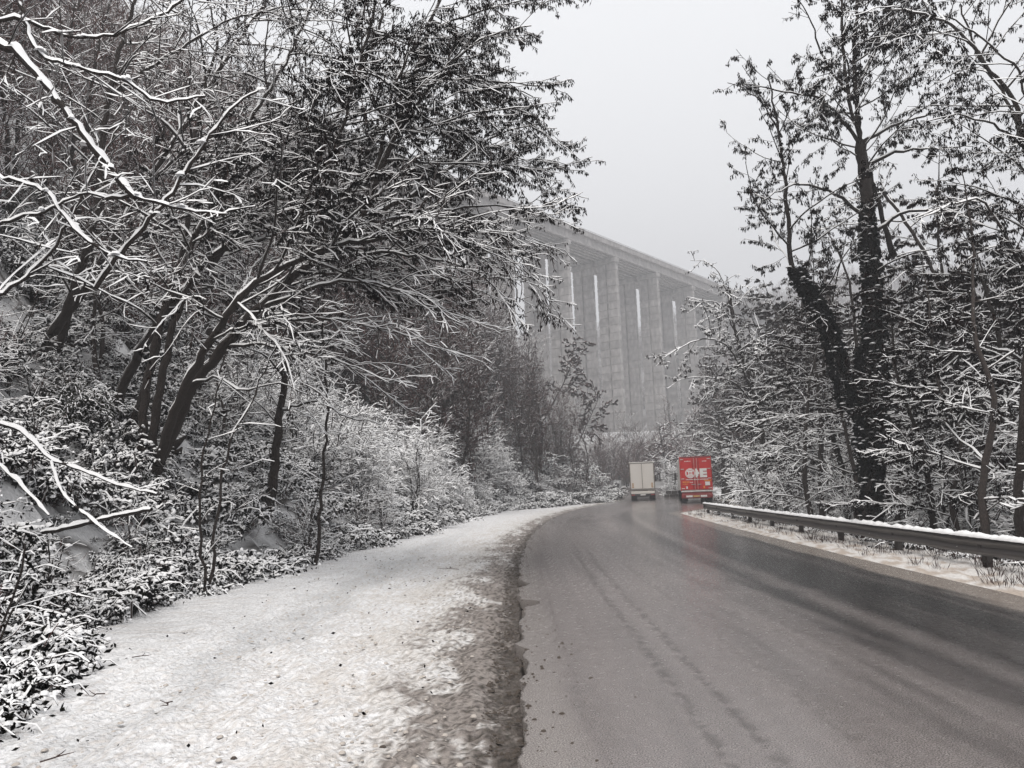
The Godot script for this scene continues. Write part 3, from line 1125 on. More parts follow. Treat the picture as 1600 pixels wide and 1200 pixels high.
func proto(stem: String, height: float, lean: Vector3, r: float, p: Dictionary, bark: Material, twig: Material, dead: Material, category := "tree", stems := 1) -> Node3D:
	var t := Node3D.new()
	t.set_meta("stem", stem)
	t.set_meta("category", category)
	var tb := TreeBuf.new()
	for s in stems:
		var a := TAU * s / stems + rng.randf()
		var out := Vector3.ZERO if stems == 1 else Vector3(cos(a), 0, sin(a)) * rng.randf_range(0.25, 0.7)
		var hh := height * (1.0 if s == 0 else rng.randf_range(0.55, 1.0))
		var ctrl := [Vector3(0, -0.4, 0) + out * 0.15]
		for k in range(1, 6):
			var f := k / 5.0
			ctrl.append(Vector3(0, hh * f, 0) + (lean + out) * hh * f * f * 0.5 + Vector3(rng.randf_range(-1, 1), 0, rng.randf_range(-1, 1)) * hh * 0.035)
		var line := limb_line(ctrl, r * (1.0 if s == 0 else 0.75), 0.012, 0.02)
		grow(tb, line[0], line[1], 0, p)
	finish_tree(t, tb, bark, twig, dead)
	t.set_meta("tall", height)
	return t


# how large a copy must be for a crown that reaches the skyline given by a table of (bearing, rise)
func fitted(o: Node3D, x: float, d: float, skyline: Array, lo: float, hi: float) -> float:
	var top := table(skyline, x / d) * sqrt(d * d + x * x) + 1.6
	var h := (top - land(x, d)) * rng.randf_range(lo, hi)
	return clampf(h / float(o.get_meta("tall")), 0.22, 1.35)


func hero_limb(tb: TreeBuf, ctrl: Array, r0: float, r1: float, p: Dictionary, as_level := 0) -> void:
	var line := limb_line(ctrl, r0, r1, p.get("wob", 0.035), p.get("gap", 0.24))
	grow(tb, line[0], line[1], as_level, p)


func pix(list: Array) -> Array:
	var out := []
	for q in list:
		out.append(at(q[0], q[1], q[2]))
	return out


# limbs given as their own parts: each limb a mesh, its twigs, snow and leaves joined per tree
func hero_tree(called: String, label: String, category: String, base: Vector3, limbs: Array, p: Dictionary, bark: Material, twig: Material, dead: Material) -> Node3D:
	var t := thing(called, label, category, base)
	var rest := TreeBuf.new()
	for l in limbs:
		var tb := TreeBuf.new()
		tb.limb = rest.limb
		tb.twig = rest.twig
		tb.snow = rest.snow
		tb.leaf = rest.leaf
		var q := p.duplicate()
		if l.size() > 4:
			q.merge(l[4], true)
		var ctrl := []
		var root: Vector3 = l[1][0]
		if l[0] in ["stem", "trunk"] and called != "fallen_branch":
			var ground := land(root.x, -root.z) - 0.3
			if root.y > ground + 0.1:
				var down: Vector3 = (root - l[1][1]).normalized()
				down.y = minf(down.y, -0.5)
				ctrl.append(root + down * minf(4.0, (ground - root.y) / down.y) - base)
		for c in l[1]:
			ctrl.append(c - base)
		hero_limb(tb, ctrl, l[2], l[3], q)
		part(l[0], to_mesh(tb.trunk), bark, t)
	finish_tree(t, rest, bark, twig, dead)
	return t


# the point of the ground in a given direction from the road
func ground_towards(px: float, py: float) -> Vector3:
	var depth := 4.0
	while depth < 80.0:
		var p := at(px, py, depth)
		if p.y < land(p.x, -p.z):
			return ground_at(p.x, -p.z)
		depth += 0.1
	return at(px, py, 20.0)


func ground_at(x: float, d: float) -> Vector3:
	return Vector3(x, land(x, d), -d)


func build_trees() -> void:
	# ---- the big leaning tree on the left bank
	var hp := params({"levels": 3, "kids": [3.4, 4.2, 4.8], "len": [0.46, 0.5, 0.5], "longest": [3.0, 1.5, 0.7], "bias": Vector3(0.32, -0.10, 0.0), "flat": 0.7, "snow": 0.8, "leaf": 0.0, "leaf_len": 0.085, "start": [0.36, 0.12, 0.08], "trop": [0.0, -0.03, -0.035, -0.03], "rmin": 0.006})
	var leafy := {"leaf": 44.0, "leaf_from": 2, "snow": 0.5}
	var some := {"leaf": 12.0, "leaf_from": 2}
	var base := at(236, 742, 16)
	hero_tree("leaning_tree", "large dark tree with many stems leaning out over the shoulder from the left bank", "tree", base, [
		["stem", pix([[236, 748, 16], [262, 690, 16], [305, 600, 15.8], [372, 515, 15.4], [470, 418, 15], [555, 350, 15], [605, 240, 15.2], [650, 110, 15.5], [690, -20, 16], [710, -120, 16.3]]), 0.145, 0.02, leafy],
		["stem", pix([[240, 745, 15.8], [275, 640, 15.5], [330, 530, 15], [400, 445, 14.5], [490, 396, 14.3], [590, 372, 14.2], [700, 352, 14.4], [805, 372, 14.6]]), 0.125, 0.015, some],
		["stem", pix([[232, 745, 16.3], [250, 600, 16.4], [285, 470, 16.6], [330, 400, 16.8], [420, 345, 17], [540, 300, 17], [660, 262, 17], [760, 230, 17.2]]), 0.11, 0.012, leafy],
		["stem", pix([[228, 742, 16.2], [226, 620, 16.4], [262, 470, 16.8], [325, 330, 17.2], [385, 200, 17.6], [450, 90, 18], [520, -60, 18.5]]), 0.11, 0.02, some],
		["limb", pix([[560, 345, 15], [640, 305, 15.2], [720, 250, 15.5], [790, 205, 15.8], [850, 195, 16]]), 0.06, 0.01, leafy],
		["limb", pix([[606, 235, 15.2], [660, 150, 15], [740, 70, 14.8], [830, 40, 14.6]]), 0.05, 0.01, leafy],
		["limb", pix([[508, 386, 14.8], [522, 260, 14.7], [560, 110, 14.6], [600, -40, 14.6]]), 0.045, 0.02, leafy],
		["limb", pix([[568, 335, 15], [604, 200, 15.3], [622, 120, 15.5], [700, -20, 15.8]]), 0.05, 0.015, leafy],
		["limb", pix([[470, 418, 15], [600, 395, 14.6], [730, 420, 14.4], [800, 470, 14.4]]), 0.05, 0.01, some],
		["limb", pix([[400, 482, 15.2], [520, 442, 14.6], [620, 452, 14.2], [720, 505, 14]]), 0.055, 0.01],
		["limb", pix([[372, 515, 15.4], [500, 498, 14.8], [600, 515, 14.4], [690, 545, 14]]), 0.05, 0.01],
		["limb", pix([[340, 545, 15.6], [420, 540, 15], [520, 560, 14.5], [610, 600, 14]]), 0.045, 0.01],
		["limb", pix([[555, 352, 15], [680, 330, 15.4], [770, 320, 15.8], [845, 330, 16.2]]), 0.05, 0.01, leafy],
		["limb", pix([[640, 150, 15.4], [700, 110, 15.8], [760, 130, 16], [835, 150, 16.2]]), 0.04, 0.01, leafy],
		["limb", pix([[322, 335, 17.2], [400, 260, 17], [480, 200, 16.6], [580, 150, 16.4]]), 0.06, 0.01, leafy],
		["limb", pix([[296, 600, 15.6], [340, 590, 15.2], [380, 610, 14.8], [440, 600, 14.4], [520, 640, 14]]), 0.035, 0.008, {"kids": [1.2, 2.0, 3.0]}],
	], hp, M.bark, M.twig, M.dead_leaf)

	# ---- darker trunks further up the bank at the far left
	var lp := params({"levels": 3, "kids": [3.0, 3.8, 5.0], "len": [0.40, 0.42, 0.42], "longest": [3.0, 1.3, 0.55], "bias": Vector3(0.25, 0.0, 0.0), "leaf": 3.0, "leaf_len": 0.1, "rmin": 0.007})
	hero_tree("leaning_tree", "dark forked tree at far left, uphill of the large leaning tree", "tree", at(55, 660, 19), [
		["stem", pix([[55, 665, 19], [100, 510, 19], [150, 425, 19], [215, 310, 19], [330, 130, 19.5], [440, -40, 20]]), 0.14, 0.03],
		["stem", pix([[60, 665, 19], [66, 560, 18.5], [110, 470, 18], [150, 330, 18], [170, 150, 18.5], [230, -60, 19]]), 0.15, 0.03],
		["limb", pix([[150, 425, 19], [260, 350, 18], [360, 320, 17.5], [450, 300, 17]]), 0.06, 0.012],
		["limb", pix([[215, 310, 19], [300, 230, 18], [400, 190, 17.5], [520, 130, 17]]), 0.06, 0.012],
		["limb", pix([[170, 150, 18.5], [260, 90, 18], [360, 30, 17.5], [450, 10, 17]]), 0.05, 0.012],
	], lp, M.bark, M.twig, M.dead_leaf)
	hero_tree("leaning_tree", "second dark trunk just behind the stems of the large leaning tree", "tree", at(180, 630, 18), [
		["stem", pix([[180, 640, 18], [205, 575, 18], [260, 485, 17.8], [350, 390, 17.5], [450, 270, 17.6], [540, 160, 18], [600, 20, 18.5]]), 0.13, 0.03],
		["stem", pix([[215, 640, 17.5], [240, 560, 17.5], [255, 490, 17.6], [290, 380, 18], [300, 240, 18.4], [340, 60, 19]]), 0.11, 0.03],
		["limb", pix([[350, 390, 17.5], [420, 370, 17], [520, 340, 16.6], [620, 350, 16.4]]), 0.05, 0.012],
		["limb", pix([[290, 380, 18], [220, 330, 17.5], [150, 300, 17], [60, 310, 16.5]]), 0.045, 0.012, {"bias": Vector3(-0.3, 0, 0)}],
		["limb", pix([[300, 240, 18.4], [240, 180, 18], [170, 140, 17.6], [80, 100, 17]]), 0.045, 0.012, {"bias": Vector3(-0.3, 0, 0)}],
	], lp, M.bark, M.twig, M.dead_leaf)

	# ---- boughs of the near tree at the left edge, thick with snow
	var np := params({"levels": 3, "kids": [2.6, 3.6, 4.4], "len": [0.36, 0.42, 0.45], "longest": [1.6, 0.8, 0.4], "bias": Vector3(0.15, 0.0, 0.1), "snow": 1.15, "gap": 0.1, "wob": 0.018, "flat": 0.8, "rmin": 0.004, "seg": [0.3, 0.2, 0.16, 0.12], "leaf": 0.25, "leaf_len": 0.07})
	var near_tree := hero_tree("snow_laden_tree", "near tree at the left edge with thick snow along its drooping boughs", "tree", at(-160, 620, 9.5), [
		["stem", pix([[-160, 760, 9.5], [-150, 500, 9.4], [-140, 250, 9.2], [-120, 60, 9], [-60, -150, 9]]), 0.16, 0.06],
		["bough", pix([[-130, 90, 9.1], [0, 71, 8.8], [56, 116, 8.7], [112, 187, 8.6], [169, 262, 8.6], [210, 308, 8.6]]), 0.055, 0.03],
		["bough", pix([[166, 311, 8.7], [210, 308, 8.6], [281, 326, 8.6], [337, 334, 8.5], [400, 320, 8.4]]), 0.026, 0.008],
		["bough", pix([[150, 450, 9.0], [187, 397, 9.0], [240, 337, 9.0], [285, 277, 9.1], [319, 225, 9.1], [360, 172, 9.2], [405, 142, 9.2]]), 0.034, 0.012],
		["bough", pix([[-130, 240, 9.3], [0, 277, 9], [75, 300, 8.8], [100, 345, 8.7], [125, 350, 8.7]]), 0.035, 0.01],
		["bough", pix([[-140, 400, 9.3], [0, 350, 9], [70, 330, 8.8], [130, 300, 8.7], [165, 311, 8.7]]), 0.03, 0.012],
		["bough", pix([[95, 330, 8.7], [130, 370, 8.6], [180, 400, 8.6], [230, 410, 8.6]]), 0.025, 0.01],
		["bough", pix([[-120, 60, 9], [20, 30, 9.2], [130, 60, 9.4], [240, 30, 9.6], [340, -40, 9.8]]), 0.03, 0.012],
		["bough", pix([[30, 5, 9], [60, 80, 8.9], [120, 105, 8.8], [200, 125, 8.8], [240, 160, 8.9], [320, 150, 9]]), 0.028, 0.01],
		["bough", pix([[-140, 500, 9.3], [-20, 470, 9], [60, 420, 9], [110, 340, 9], [150, 260, 9.2], [190, 190, 9.4]]), 0.03, 0.01],
	], np, M.bark, M.twig, M.dry_leaf)
	var balls := Buf.new()
	for q in [[40, 103, 8.72], [66, 128, 8.68], [112, 187, 8.6], [140, 226, 8.6], [169, 262, 8.6], [210, 306, 8.6], [281, 325, 8.6], [240, 336, 9.0], [285, 276, 9.1], [319, 224, 9.1], [75, 299, 8.8], [70, 329, 8.8], [130, 59, 9.4], [200, 124, 8.8], [120, 104, 8.8], [60, 79, 8.9], [180, 399, 8.6], [405, 141, 9.2]]:
		var c := at(q[0], q[1], q[2]) - near_tree.position
		for k in 3:
			snow_lump(balls, c + Vector3(rng.randf_range(-0.05, 0.05), rng.randf_range(-0.005, 0.015), rng.randf_range(-0.03, 0.03)), rng.randf_range(0.03, 0.06), rng.randf_range(0.03, 0.055))
	part("snow_clumps", to_mesh(balls), M.branch_snow, near_tree, Vector3.ZERO, "stuff")

	# ---- slim saplings on the open part of the bank
	var sp := params({"levels": 2, "kids": [2.0, 2.5], "len": [0.22, 0.4], "longest": [0.9, 0.4], "snow": 0.9, "rmin": 0.006, "start": [0.2, 0.1]})
	for q in [
		["slim bare sapling at the foot of the bank, left of a matching pair", [[318, 905, 13], [312, 790, 13], [322, 690, 13.2], [345, 590, 13.4]], 0.032],
		["slim bare sapling at the foot of the bank, right of a matching pair", [[330, 895, 13.2], [345, 760, 13.4], [362, 690, 13.5], [400, 610, 13.8], [440, 520, 14]], 0.032],
		["tall thin dark sapling between the leaning tree and the snowy shrubs", [[505, 735, 18], [512, 640, 18], [506, 540, 18], [508, 440, 18], [520, 330, 18]], 0.05],
	]:
		hero_tree("sapling", q[0], "sapling", at(q[1][0][0], q[1][0][1], q[1][0][2]), [["stem", pix(q[1]), q[2], 0.012]], sp, M.bark, M.twig, M.dead_leaf)
	hero_tree("short_dark_tree", "short thick dark trunk uphill of the two slim saplings", "tree", at(432, 690, 20), [
		["stem", pix([[432, 695, 20], [440, 620, 20], [450, 560, 20], [470, 480, 20.5], [480, 380, 21]]), 0.15, 0.04],
		["limb", pix([[440, 640, 20], [500, 628, 19], [540, 650, 18.5], [595, 662, 18]]), 0.05, 0.012, {"kids": [1.0, 2.0, 3.0]}],
		["limb", pix([[446, 600, 20], [420, 560, 19.5], [380, 540, 19]]), 0.04, 0.012],
	], lp, M.bark, M.twig, M.dead_leaf)

	# ---- the ivy-clad tree behind the guardrail
	var ip := params({"levels": 3, "kids": [2.4, 3.2, 4.6], "len": [0.34, 0.38, 0.42], "longest": [3.4, 1.4, 0.55], "snow": 0.35, "leaf": 40.0, "leaf_len": 0.12, "leaf_from": 2, "rmin": 0.008, "trop": [0.0, 0.02, 0.0, -0.02], "flat": 0.9})
	var noleaf := {"kids": [0.35, 2.0, 3.0]}
	var ivy_base := at(1362, 840, 24)
	var iv := hero_tree("ivy_clad_tree", "tall tree with a forked trunk clad in dark ivy behind the guardrail", "tree", ivy_base, [
		["trunk", pix([[1362, 850, 24], [1362, 760, 24], [1365, 640, 24], [1366, 520, 24], [1360, 400, 24], [1352, 300, 24], [1345, 220, 24]]), 0.33, 0.16, noleaf],
		["stem", pix([[1345, 225, 24], [1338, 150, 24], [1336, 60, 24], [1345, -60, 24.4], [1350, -160, 24.6]]), 0.11, 0.03],
		["stem", pix([[1345, 222, 24], [1330, 170, 23.6], [1318, 90, 23.4], [1315, -10, 23.2], [1310, -120, 23]]), 0.09, 0.02],
		["limb", pix([[1344, 225, 24], [1300, 170, 23.5], [1270, 150, 23], [1210, 140, 22.6], [1165, 130, 22.4]]), 0.07, 0.012],
		["limb", pix([[1350, 262, 24], [1390, 240, 23.8], [1450, 232, 23.6], [1520, 228, 23.5]]), 0.07, 0.012],
		["limb", pix([[1348, 222, 24], [1400, 195, 24], [1450, 180, 24.2], [1520, 150, 24.5]]), 0.07, 0.012],
		["limb", pix([[1338, 140, 24], [1380, 60, 24.4], [1420, 0, 24.8], [1440, -60, 25]]), 0.06, 0.012],
		["limb", pix([[1338, 160, 24], [1290, 100, 23.5], [1270, 40, 23], [1240, -10, 22.6]]), 0.05, 0.012],
		["limb", pix([[1357, 345, 24], [1300, 300, 23.4], [1240, 290, 23], [1180, 320, 22.6]]), 0.07, 0.014, {"snow": 0.8}],
		["limb", pix([[1358, 365, 24], [1420, 330, 23.6], [1480, 330, 23.2], [1560, 300, 23]]), 0.07, 0.014, {"snow": 0.8}],
		["fork", pix([[1350, 640, 24], [1320, 580, 23.8], [1290, 500, 23.6], [1262, 450, 23.5], [1238, 420, 23.4], [1232, 360, 23.4], [1226, 280, 23.4], [1215, 200, 23.4], [1200, 120, 23.4]]), 0.15, 0.02],
		["limb", pix([[1222, 215, 23.4], [1190, 160, 23.2], [1165, 140, 23], [1135, 130, 23]]), 0.035, 0.01],
	], ip, M.bark, M.twig, M.dead_leaf)
	# ivy: many small glossy leaves in bunches round the trunk and the fork
	var ivb := Buf.new()
	var ivs := Buf.new()
	var spine := pix([[1362, 850, 24], [1362, 760, 24], [1362, 680, 24], [1355, 600, 24], [1366, 520, 24], [1360, 400, 24], [1354, 320, 24]])
	var wide := [0.26, 0.36, 0.56, 0.64, 0.40, 0.29, 0.20]
	var fork := pix([[1325, 640, 23.9], [1310, 570, 23.8], [1290, 500, 23.6], [1262, 450, 23.5], [1240, 420, 23.4]])
	var fwide := [0.32, 0.32, 0.28, 0.30, 0.20]
	for set_ in [[spine, wide, 12000], [fork, fwide, 3600]]:
		var line: Array = set_[0]
		for k in int(set_[2]):
			var f := rng.randf() * (line.size() - 1)
			var j := mini(int(f), line.size() - 2)
			var c: Vector3 = line[j].lerp(line[j + 1], f - j)
			var a := rng.randf() * TAU
			var bunch := 0.8 + 0.35 * noise_a.get_noise_3d(c.y * 2.2, a * 1.2, float(set_[2]))
			var rr: float = lerpf(set_[1][j], set_[1][j + 1], f - j) * bunch * sqrt(rng.randf_range(0.25, 1.0))
			var q := c + Vector3(cos(a) * rr, rng.randf_range(-0.1, 0.1), sin(a) * rr) - ivy_base
			leaf(ivb, q, Vector3(cos(a) * 0.8, rng.randf_range(-1.2, -0.2), sin(a) * 0.8).normalized(), rng.randf_range(0.08, 0.14), rng.randf_range(0.035, 0.06))
			if rng.randf() < 0.022:
				snow_lump(ivs, q + Vector3(cos(a), 0.2, sin(a)) * 0.05, rng.randf_range(0.06, 0.13), rng.randf_range(0.03, 0.05))
	part("ivy_leaves", to_mesh(ivb), M.ivy_leaf, iv, Vector3.ZERO, "stuff")
	part("ivy_snow", to_mesh(ivs), M.branch_snow, iv, Vector3.ZERO, "stuff")

	# ---- the tree that reaches out towards the red lorry
	hero_tree("reaching_tree", "low tree beside the red lorry with snowy boughs arching left towards the viaduct", "tree", at(1200, 800, 40), [
		["trunk", pix([[1200, 812, 40], [1196, 740, 40], [1188, 660, 40], [1170, 590, 40], [1150, 520, 40], [1140, 450, 40]]), 0.17, 0.05],
		["limb", pix([[1180, 620, 40], [1140, 545, 39], [1100, 530, 38.5], [1060, 545, 38], [1024, 572, 38]]), 0.07, 0.014],
		["limb", pix([[1186, 650, 40], [1150, 600, 39.5], [1110, 590, 39], [1070, 592, 38.6], [1045, 605, 38.4]]), 0.06, 0.014],
		["limb", pix([[1172, 600, 40], [1140, 500, 39.6], [1110, 470, 39.3], [1075, 490, 39]]), 0.06, 0.014],
		["limb", pix([[1194, 720, 40], [1160, 700, 40], [1120, 690, 40], [1095, 672, 40]]), 0.06, 0.014],
		["limb", pix([[1152, 525, 40], [1130, 440, 40], [1105, 410, 40], [1078, 408, 40]]), 0.05, 0.012],
	], params({"levels": 3, "kids": [2.4, 3.4, 4.4], "len": [0.34, 0.4, 0.42], "longest": [2.4, 1.3, 0.6], "snow": 1.0, "leaf": 10.0, "leaf_len": 0.15, "rmin": 0.012, "start": [0.15, 0.12, 0.1], "flat": 0.6}), M.bark, M.twig, M.dead_leaf)

	# ---- tall trees at the right edge
	var rp := params({"levels": 3, "kids": [2.2, 3.2, 4.8], "len": [0.36, 0.4, 0.42], "longest": [3.2, 1.4, 0.55], "snow": 0.7, "leaf": 30.0, "leaf_len": 0.11, "rmin": 0.007, "flat": 0.85, "bias": Vector3(-0.1, 0, 0)})
	hero_tree("overhanging_tree", "tall tree at the right edge whose long stems arch back towards the road", "tree", at(1660, 860, 19), [
		["trunk", pix([[1660, 880, 19], [1662, 700, 19], [1655, 500, 19], [1640, 330, 19], [1605, 225, 19], [1580, 150, 19], [1545, 110, 19], [1500, 50, 19], [1440, 20, 19], [1380, 15, 19.2]]), 0.2, 0.02],
		["stem", pix([[1640, 330, 19], [1600, 225, 19.2], [1570, 150, 19.6], [1530, 90, 20], [1500, 10, 20.3]]), 0.09, 0.02],
		["stem", pix([[1655, 420, 19], [1620, 300, 18.4], [1598, 130, 18.2], [1570, 90, 18], [1520, 50, 18], [1480, 25, 18]]), 0.08, 0.015],
		["limb", pix([[1600, 228, 19], [1560, 200, 18.6], [1500, 180, 18.4], [1440, 190, 18.2]]), 0.04, 0.012],
		["limb", pix([[1655, 500, 19], [1600, 420, 18.4], [1540, 320, 18], [1490, 320, 17.8], [1430, 345, 17.6]]), 0.06, 0.012, {"snow": 1.2}],
		["limb", pix([[1660, 720, 19], [1610, 690, 18], [1570, 660, 17.4], [1545, 600, 17.2], [1510, 590, 17]]), 0.09, 0.02, {"snow": 1.3}],
		["limb", pix([[1650, 640, 19], [1590, 560, 18.6], [1520, 540, 18.2], [1450, 560, 18]]), 0.06, 0.012, {"snow": 1.3}],
	], rp, M.bark, M.twig, M.dead_leaf)
	hero_tree("dark_trunk_tree", "thick dark trunk at the right edge close behind the guardrail", "tree", at(1592, 860, 15), [
		["trunk", pix([[1592, 885, 15], [1594, 760, 15], [1600, 640, 15], [1612, 500, 15.2], [1640, 300, 15.5], [1660, 100, 16]]), 0.10, 0.05, {"kids": [0.8, 2.0, 3.0]}],
	], rp, M.bark, M.twig, M.dead_leaf)
	hero_tree("leaning_tree", "grey tree with a thick snowy stem slanting up to the left beside the ivy tree", "tree", at(1500, 830, 27), [
		["trunk", pix([[1540, 840, 27], [1530, 700, 27], [1500, 560, 27], [1470, 450, 27], [1430, 370, 27], [1395, 320, 27], [1375, 295, 27]]), 0.16, 0.05],
		["limb", pix([[1500, 560, 27], [1450, 540, 26], [1400, 560, 25.5]]), 0.06, 0.015],
		["limb", pix([[1470, 450, 27], [1520, 400, 26.6], [1570, 380, 26]]), 0.06, 0.015],
	], params({"levels": 3, "kids": [2.4, 3.2, 4.6], "snow": 1.1, "leaf": 14.0, "leaf_len": 0.14, "rmin": 0.008}), M.bark_grey, M.twig, M.dead_leaf_red)

	# ---- kinds that repeat
	var snowy := []
	for k in 5:
		snowy.append(proto("snowy_tree", [10.0, 12.0, 9.0, 13.0, 11.0][k], Vector3(rng.randf_range(-0.25, 0.25), 0, rng.randf_range(-0.2, 0.2)), [0.13, 0.16, 0.11, 0.17, 0.14][k],
			params({"kids": [3.2, 4.6, 6.0], "longest": [3.6, 1.6, 0.6], "snow": 0.95, "fade": [4.0, 7.5], "rmin": 0.0085, "flat": 0.55, "start": [0.17, 0.15, 0.1], "taper": 0.75, "leaf": [8.0, 26.0, 34.0, 40.0, 18.0][k], "leaf_len": 0.11}),
			M.bark_grey if k % 2 == 0 else M.bark, M.twig, M.dead_leaf_red))
	var thicket := []
	for k in 4:
		thicket.append(proto("thicket_tree", [8.0, 10.0, 9.0, 7.0][k], Vector3(rng.randf_range(0.0, 0.4), 0, rng.randf_range(-0.2, 0.2)), 0.10,
			params({"kids": [3.4, 4.2, 5.0], "longest": [2.6, 1.4, 0.65], "snow": [0.1, 0.15, 0.3, 0.15][k], "rmin": 0.012, "flat": 0.9, "ang": [0.8, 0.7, 0.7, 0.7], "trop": [0.02, 0.04, 0.02, 0.0, 0.0], "start": [0.1, 0.1, 0.08], "leaf": [14.0, 3.0, 9.0, 0.0][k], "leaf_len": 0.13}),
			M.bark, M.twig_brown, M.dead_leaf_red, "tree", [1, 2, 2, 3][k]))
	var hazy := []
	for k in 3:
		hazy.append(proto("hazy_tree", [8.0, 9.0, 7.0][k], Vector3(rng.randf_range(-0.2, 0.2), 0, 0), 0.13,
			params({"kids": [3.6, 3.6, 3.6], "longest": [2.8, 1.5, 0.8], "snow": [0.0, 0.35, 0.0][k], "rmin": 0.022, "flat": 0.9, "ang": [0.75, 0.7, 0.7, 0.7], "trop": [0.02, 0.05, 0.03, 0.0, 0.0], "start": [0.08, 0.1, 0.08]}),
			M.bark, M.twig_brown, M.dead_leaf_red, "tree", [1, 2, 2][k]))
	var shrubs := []
	for k in 4:
		shrubs.append(proto("snowy_shrub", [3.2, 2.6, 3.8, 2.2][k], Vector3(rng.randf_range(-0.1, 0.3), 0, rng.randf_range(-0.2, 0.2)), 0.03,
			params({"kids": [5.0, 6.0, 6.5], "len": [0.42, 0.42, 0.4], "longest": [1.5, 0.7, 0.35], "snow": 1.3, "rmin": 0.007, "flat": 0.7, "start": [0.1, 0.1, 0.08], "thick": [0.010, 0.010, 0.012], "trop": [-0.02, -0.04, -0.03, -0.02]}),
			M.bark, M.twig, M.dead_leaf, "shrub", 6))

	# straggling bare bushes on the near bank
	var bare := []
	for k in 3:
		bare.append(proto("bare_bush", [1.6, 1.2, 2.0][k], Vector3(0.1, 0, 0), 0.014,
			params({"kids": [4.5, 5.0], "levels": 2, "len": [0.45, 0.42], "longest": [0.9, 0.45], "snow": 0.45, "rmin": 0.0045, "start": [0.15, 0.1], "thick": [0.007, 0.007, 0.007], "leaf": [0.0, 8.0, 3.0][k], "leaf_len": 0.05, "leaf_from": 1}), M.bark, M.twig_brown, M.dry_leaf, "bush", 5))
	for k in 46:
		var d := 5.0 + 26.0 * rng.randf()
		var x := table(FOOT, d) - rng.randf_range(0.2, 6.0)
		var s := rng.randf_range(0.5, 1.1)
		copy_of(bare[rng.randi() % 3], "straggling brown bush with thin bare stems among the brambles", "bare bushes on the left bank", ground_at(x, d), rng.randf() * TAU, Vector3(s, s, s))
	for o in bare:
		o.free()

	# right-hand wood behind the guardrail
	var glabel := "bare snow-laden tree standing in the wood behind the guardrail"
	var ggroup := "snow-laden trees behind the guardrail"
	var ordinal := ["first", "second", "third", "fourth", "fifth", "sixth", "seventh", "eighth", "ninth", "tenth", "eleventh", "twelfth", "thirteenth", "fourteenth"]
	var front := 0
	var spots := []
	for k in 84:
		var d := rng.randf_range(15.0, 66.0)
		var off := 1.6 + 15.0 * pow(rng.randf(), 1.4)
		if k < 14:
			off = rng.randf_range(1.4, 2.6)
			d = 50.0 - k * 2.6
		spots.append([rail_x(minf(d, 44.0)) + maxf(0.0, d - 44.0) * 0.45 + off, d, k < 14])
	for q in spots:
		var x: float = q[0]
		var d: float = q[1]
		if (x - 3.2) / d < 0.262 or d < 25.0 and x / d > 0.37 and x / d < 0.52:
			continue
		var src: Node3D = snowy[rng.randi() % 5]
		var s := fitted(src, x, d, RIGHT_SKYLINE, 0.62, 1.0)
		var called := glabel
		if q[2]:
			called = "%s tree of the front row behind the guardrail, counted from its far end" % ordinal[front]
			front += 1
		copy_of(src, called, ggroup, ground_at(x, d), rng.randf() * TAU, Vector3(s, s, s))
	# undergrowth trees behind the rail: snowy shrubs
	for k in 26:
		var d := rng.randf_range(13.0, 50.0)
		var x := rail_x(minf(d, 44.0)) + maxf(0.0, d - 44.0) * 0.5 + rng.randf_range(1.2, 7.0)
		var s := rng.randf_range(0.8, 1.5)
		if (x - 1.2) / d < 0.268 or d < 25.0 and x / d > 0.40 and x / d < 0.50:
			continue
		copy_of(shrubs[rng.randi() % 4], "snow-covered shrub low behind the guardrail", "snowy shrubs behind the guardrail", ground_at(x, d), rng.randf() * TAU, Vector3(s, s, s))
	for q in [[18.3, 90.0, 1.25], [19.4, 91.0, 1.0], [17.6, 91.5, 0.8]]:
		copy_of(shrubs[int(q[1]) % 4], "snow-bent shrub above the low stone wall between the lorries", "shrubs above the low wall", ground_at(q[0], q[1]), q[0], Vector3(q[2], q[2], q[2]))
	for k in 14:
		var d := rng.randf_range(68.0, 96.0)
		var x := road_right(d) + rng.randf_range(0.9, 4.5)
		var src: Node3D = snowy[rng.randi() % 5] if k % 2 == 0 else thicket[rng.randi() % 4]
		var s := fitted(src, x, d, RIGHT_SKYLINE, 0.75, 1.0)
		copy_of(src, "bare tree close behind the red lorry, at the edge of the lay-by", "trees close behind the red lorry", ground_at(x, d), rng.randf() * TAU, Vector3(s, s, s))
	# reddish wood round the far side of the lay-by
	for k in 26:
		var d := rng.randf_range(66.0, 112.0)
		var x := road_right(minf(d, 105.0)) + rng.randf_range(1.5, 16.0)
		var s := rng.randf_range(0.7, 1.1)
		copy_of(thicket[rng.randi() % 4], "reddish brown bare tree in the wood beyond the red lorry", "reddish trees beyond the red lorry", ground_at(x, d), rng.randf() * TAU, Vector3(s, s, s))

	# snowy shrubs along the foot of the left bank
	for k in 46:
		var d := 24.0 + 44.0 * rng.randf()
		var u := rng.randf_range(0.4, 4.5)
		var s := rng.randf_range(0.7, 1.25)
		copy_of(shrubs[rng.randi() % 4], "shrub thick with snow at the foot of the left bank", "snowy shrubs at the foot of the left bank", ground_at(table(FOOT, d) - u, d), rng.randf() * TAU, Vector3(s, s, s))
	# snowy small trees mid bank
	for k in 14:
		var d := rng.randf_range(19.0, 52.0)
		var u := rng.randf_range(2.5, 11.0)
		var s := rng.randf_range(0.35, 0.6)
		copy_of(snowy[[0, 2, 4][rng.randi() % 3]], "small bare tree with snow on every branch on the left bank", "small snowy trees on the left bank", ground_at(table(FOOT, d) - u, d), rng.randf() * TAU, Vector3(s, s, s))
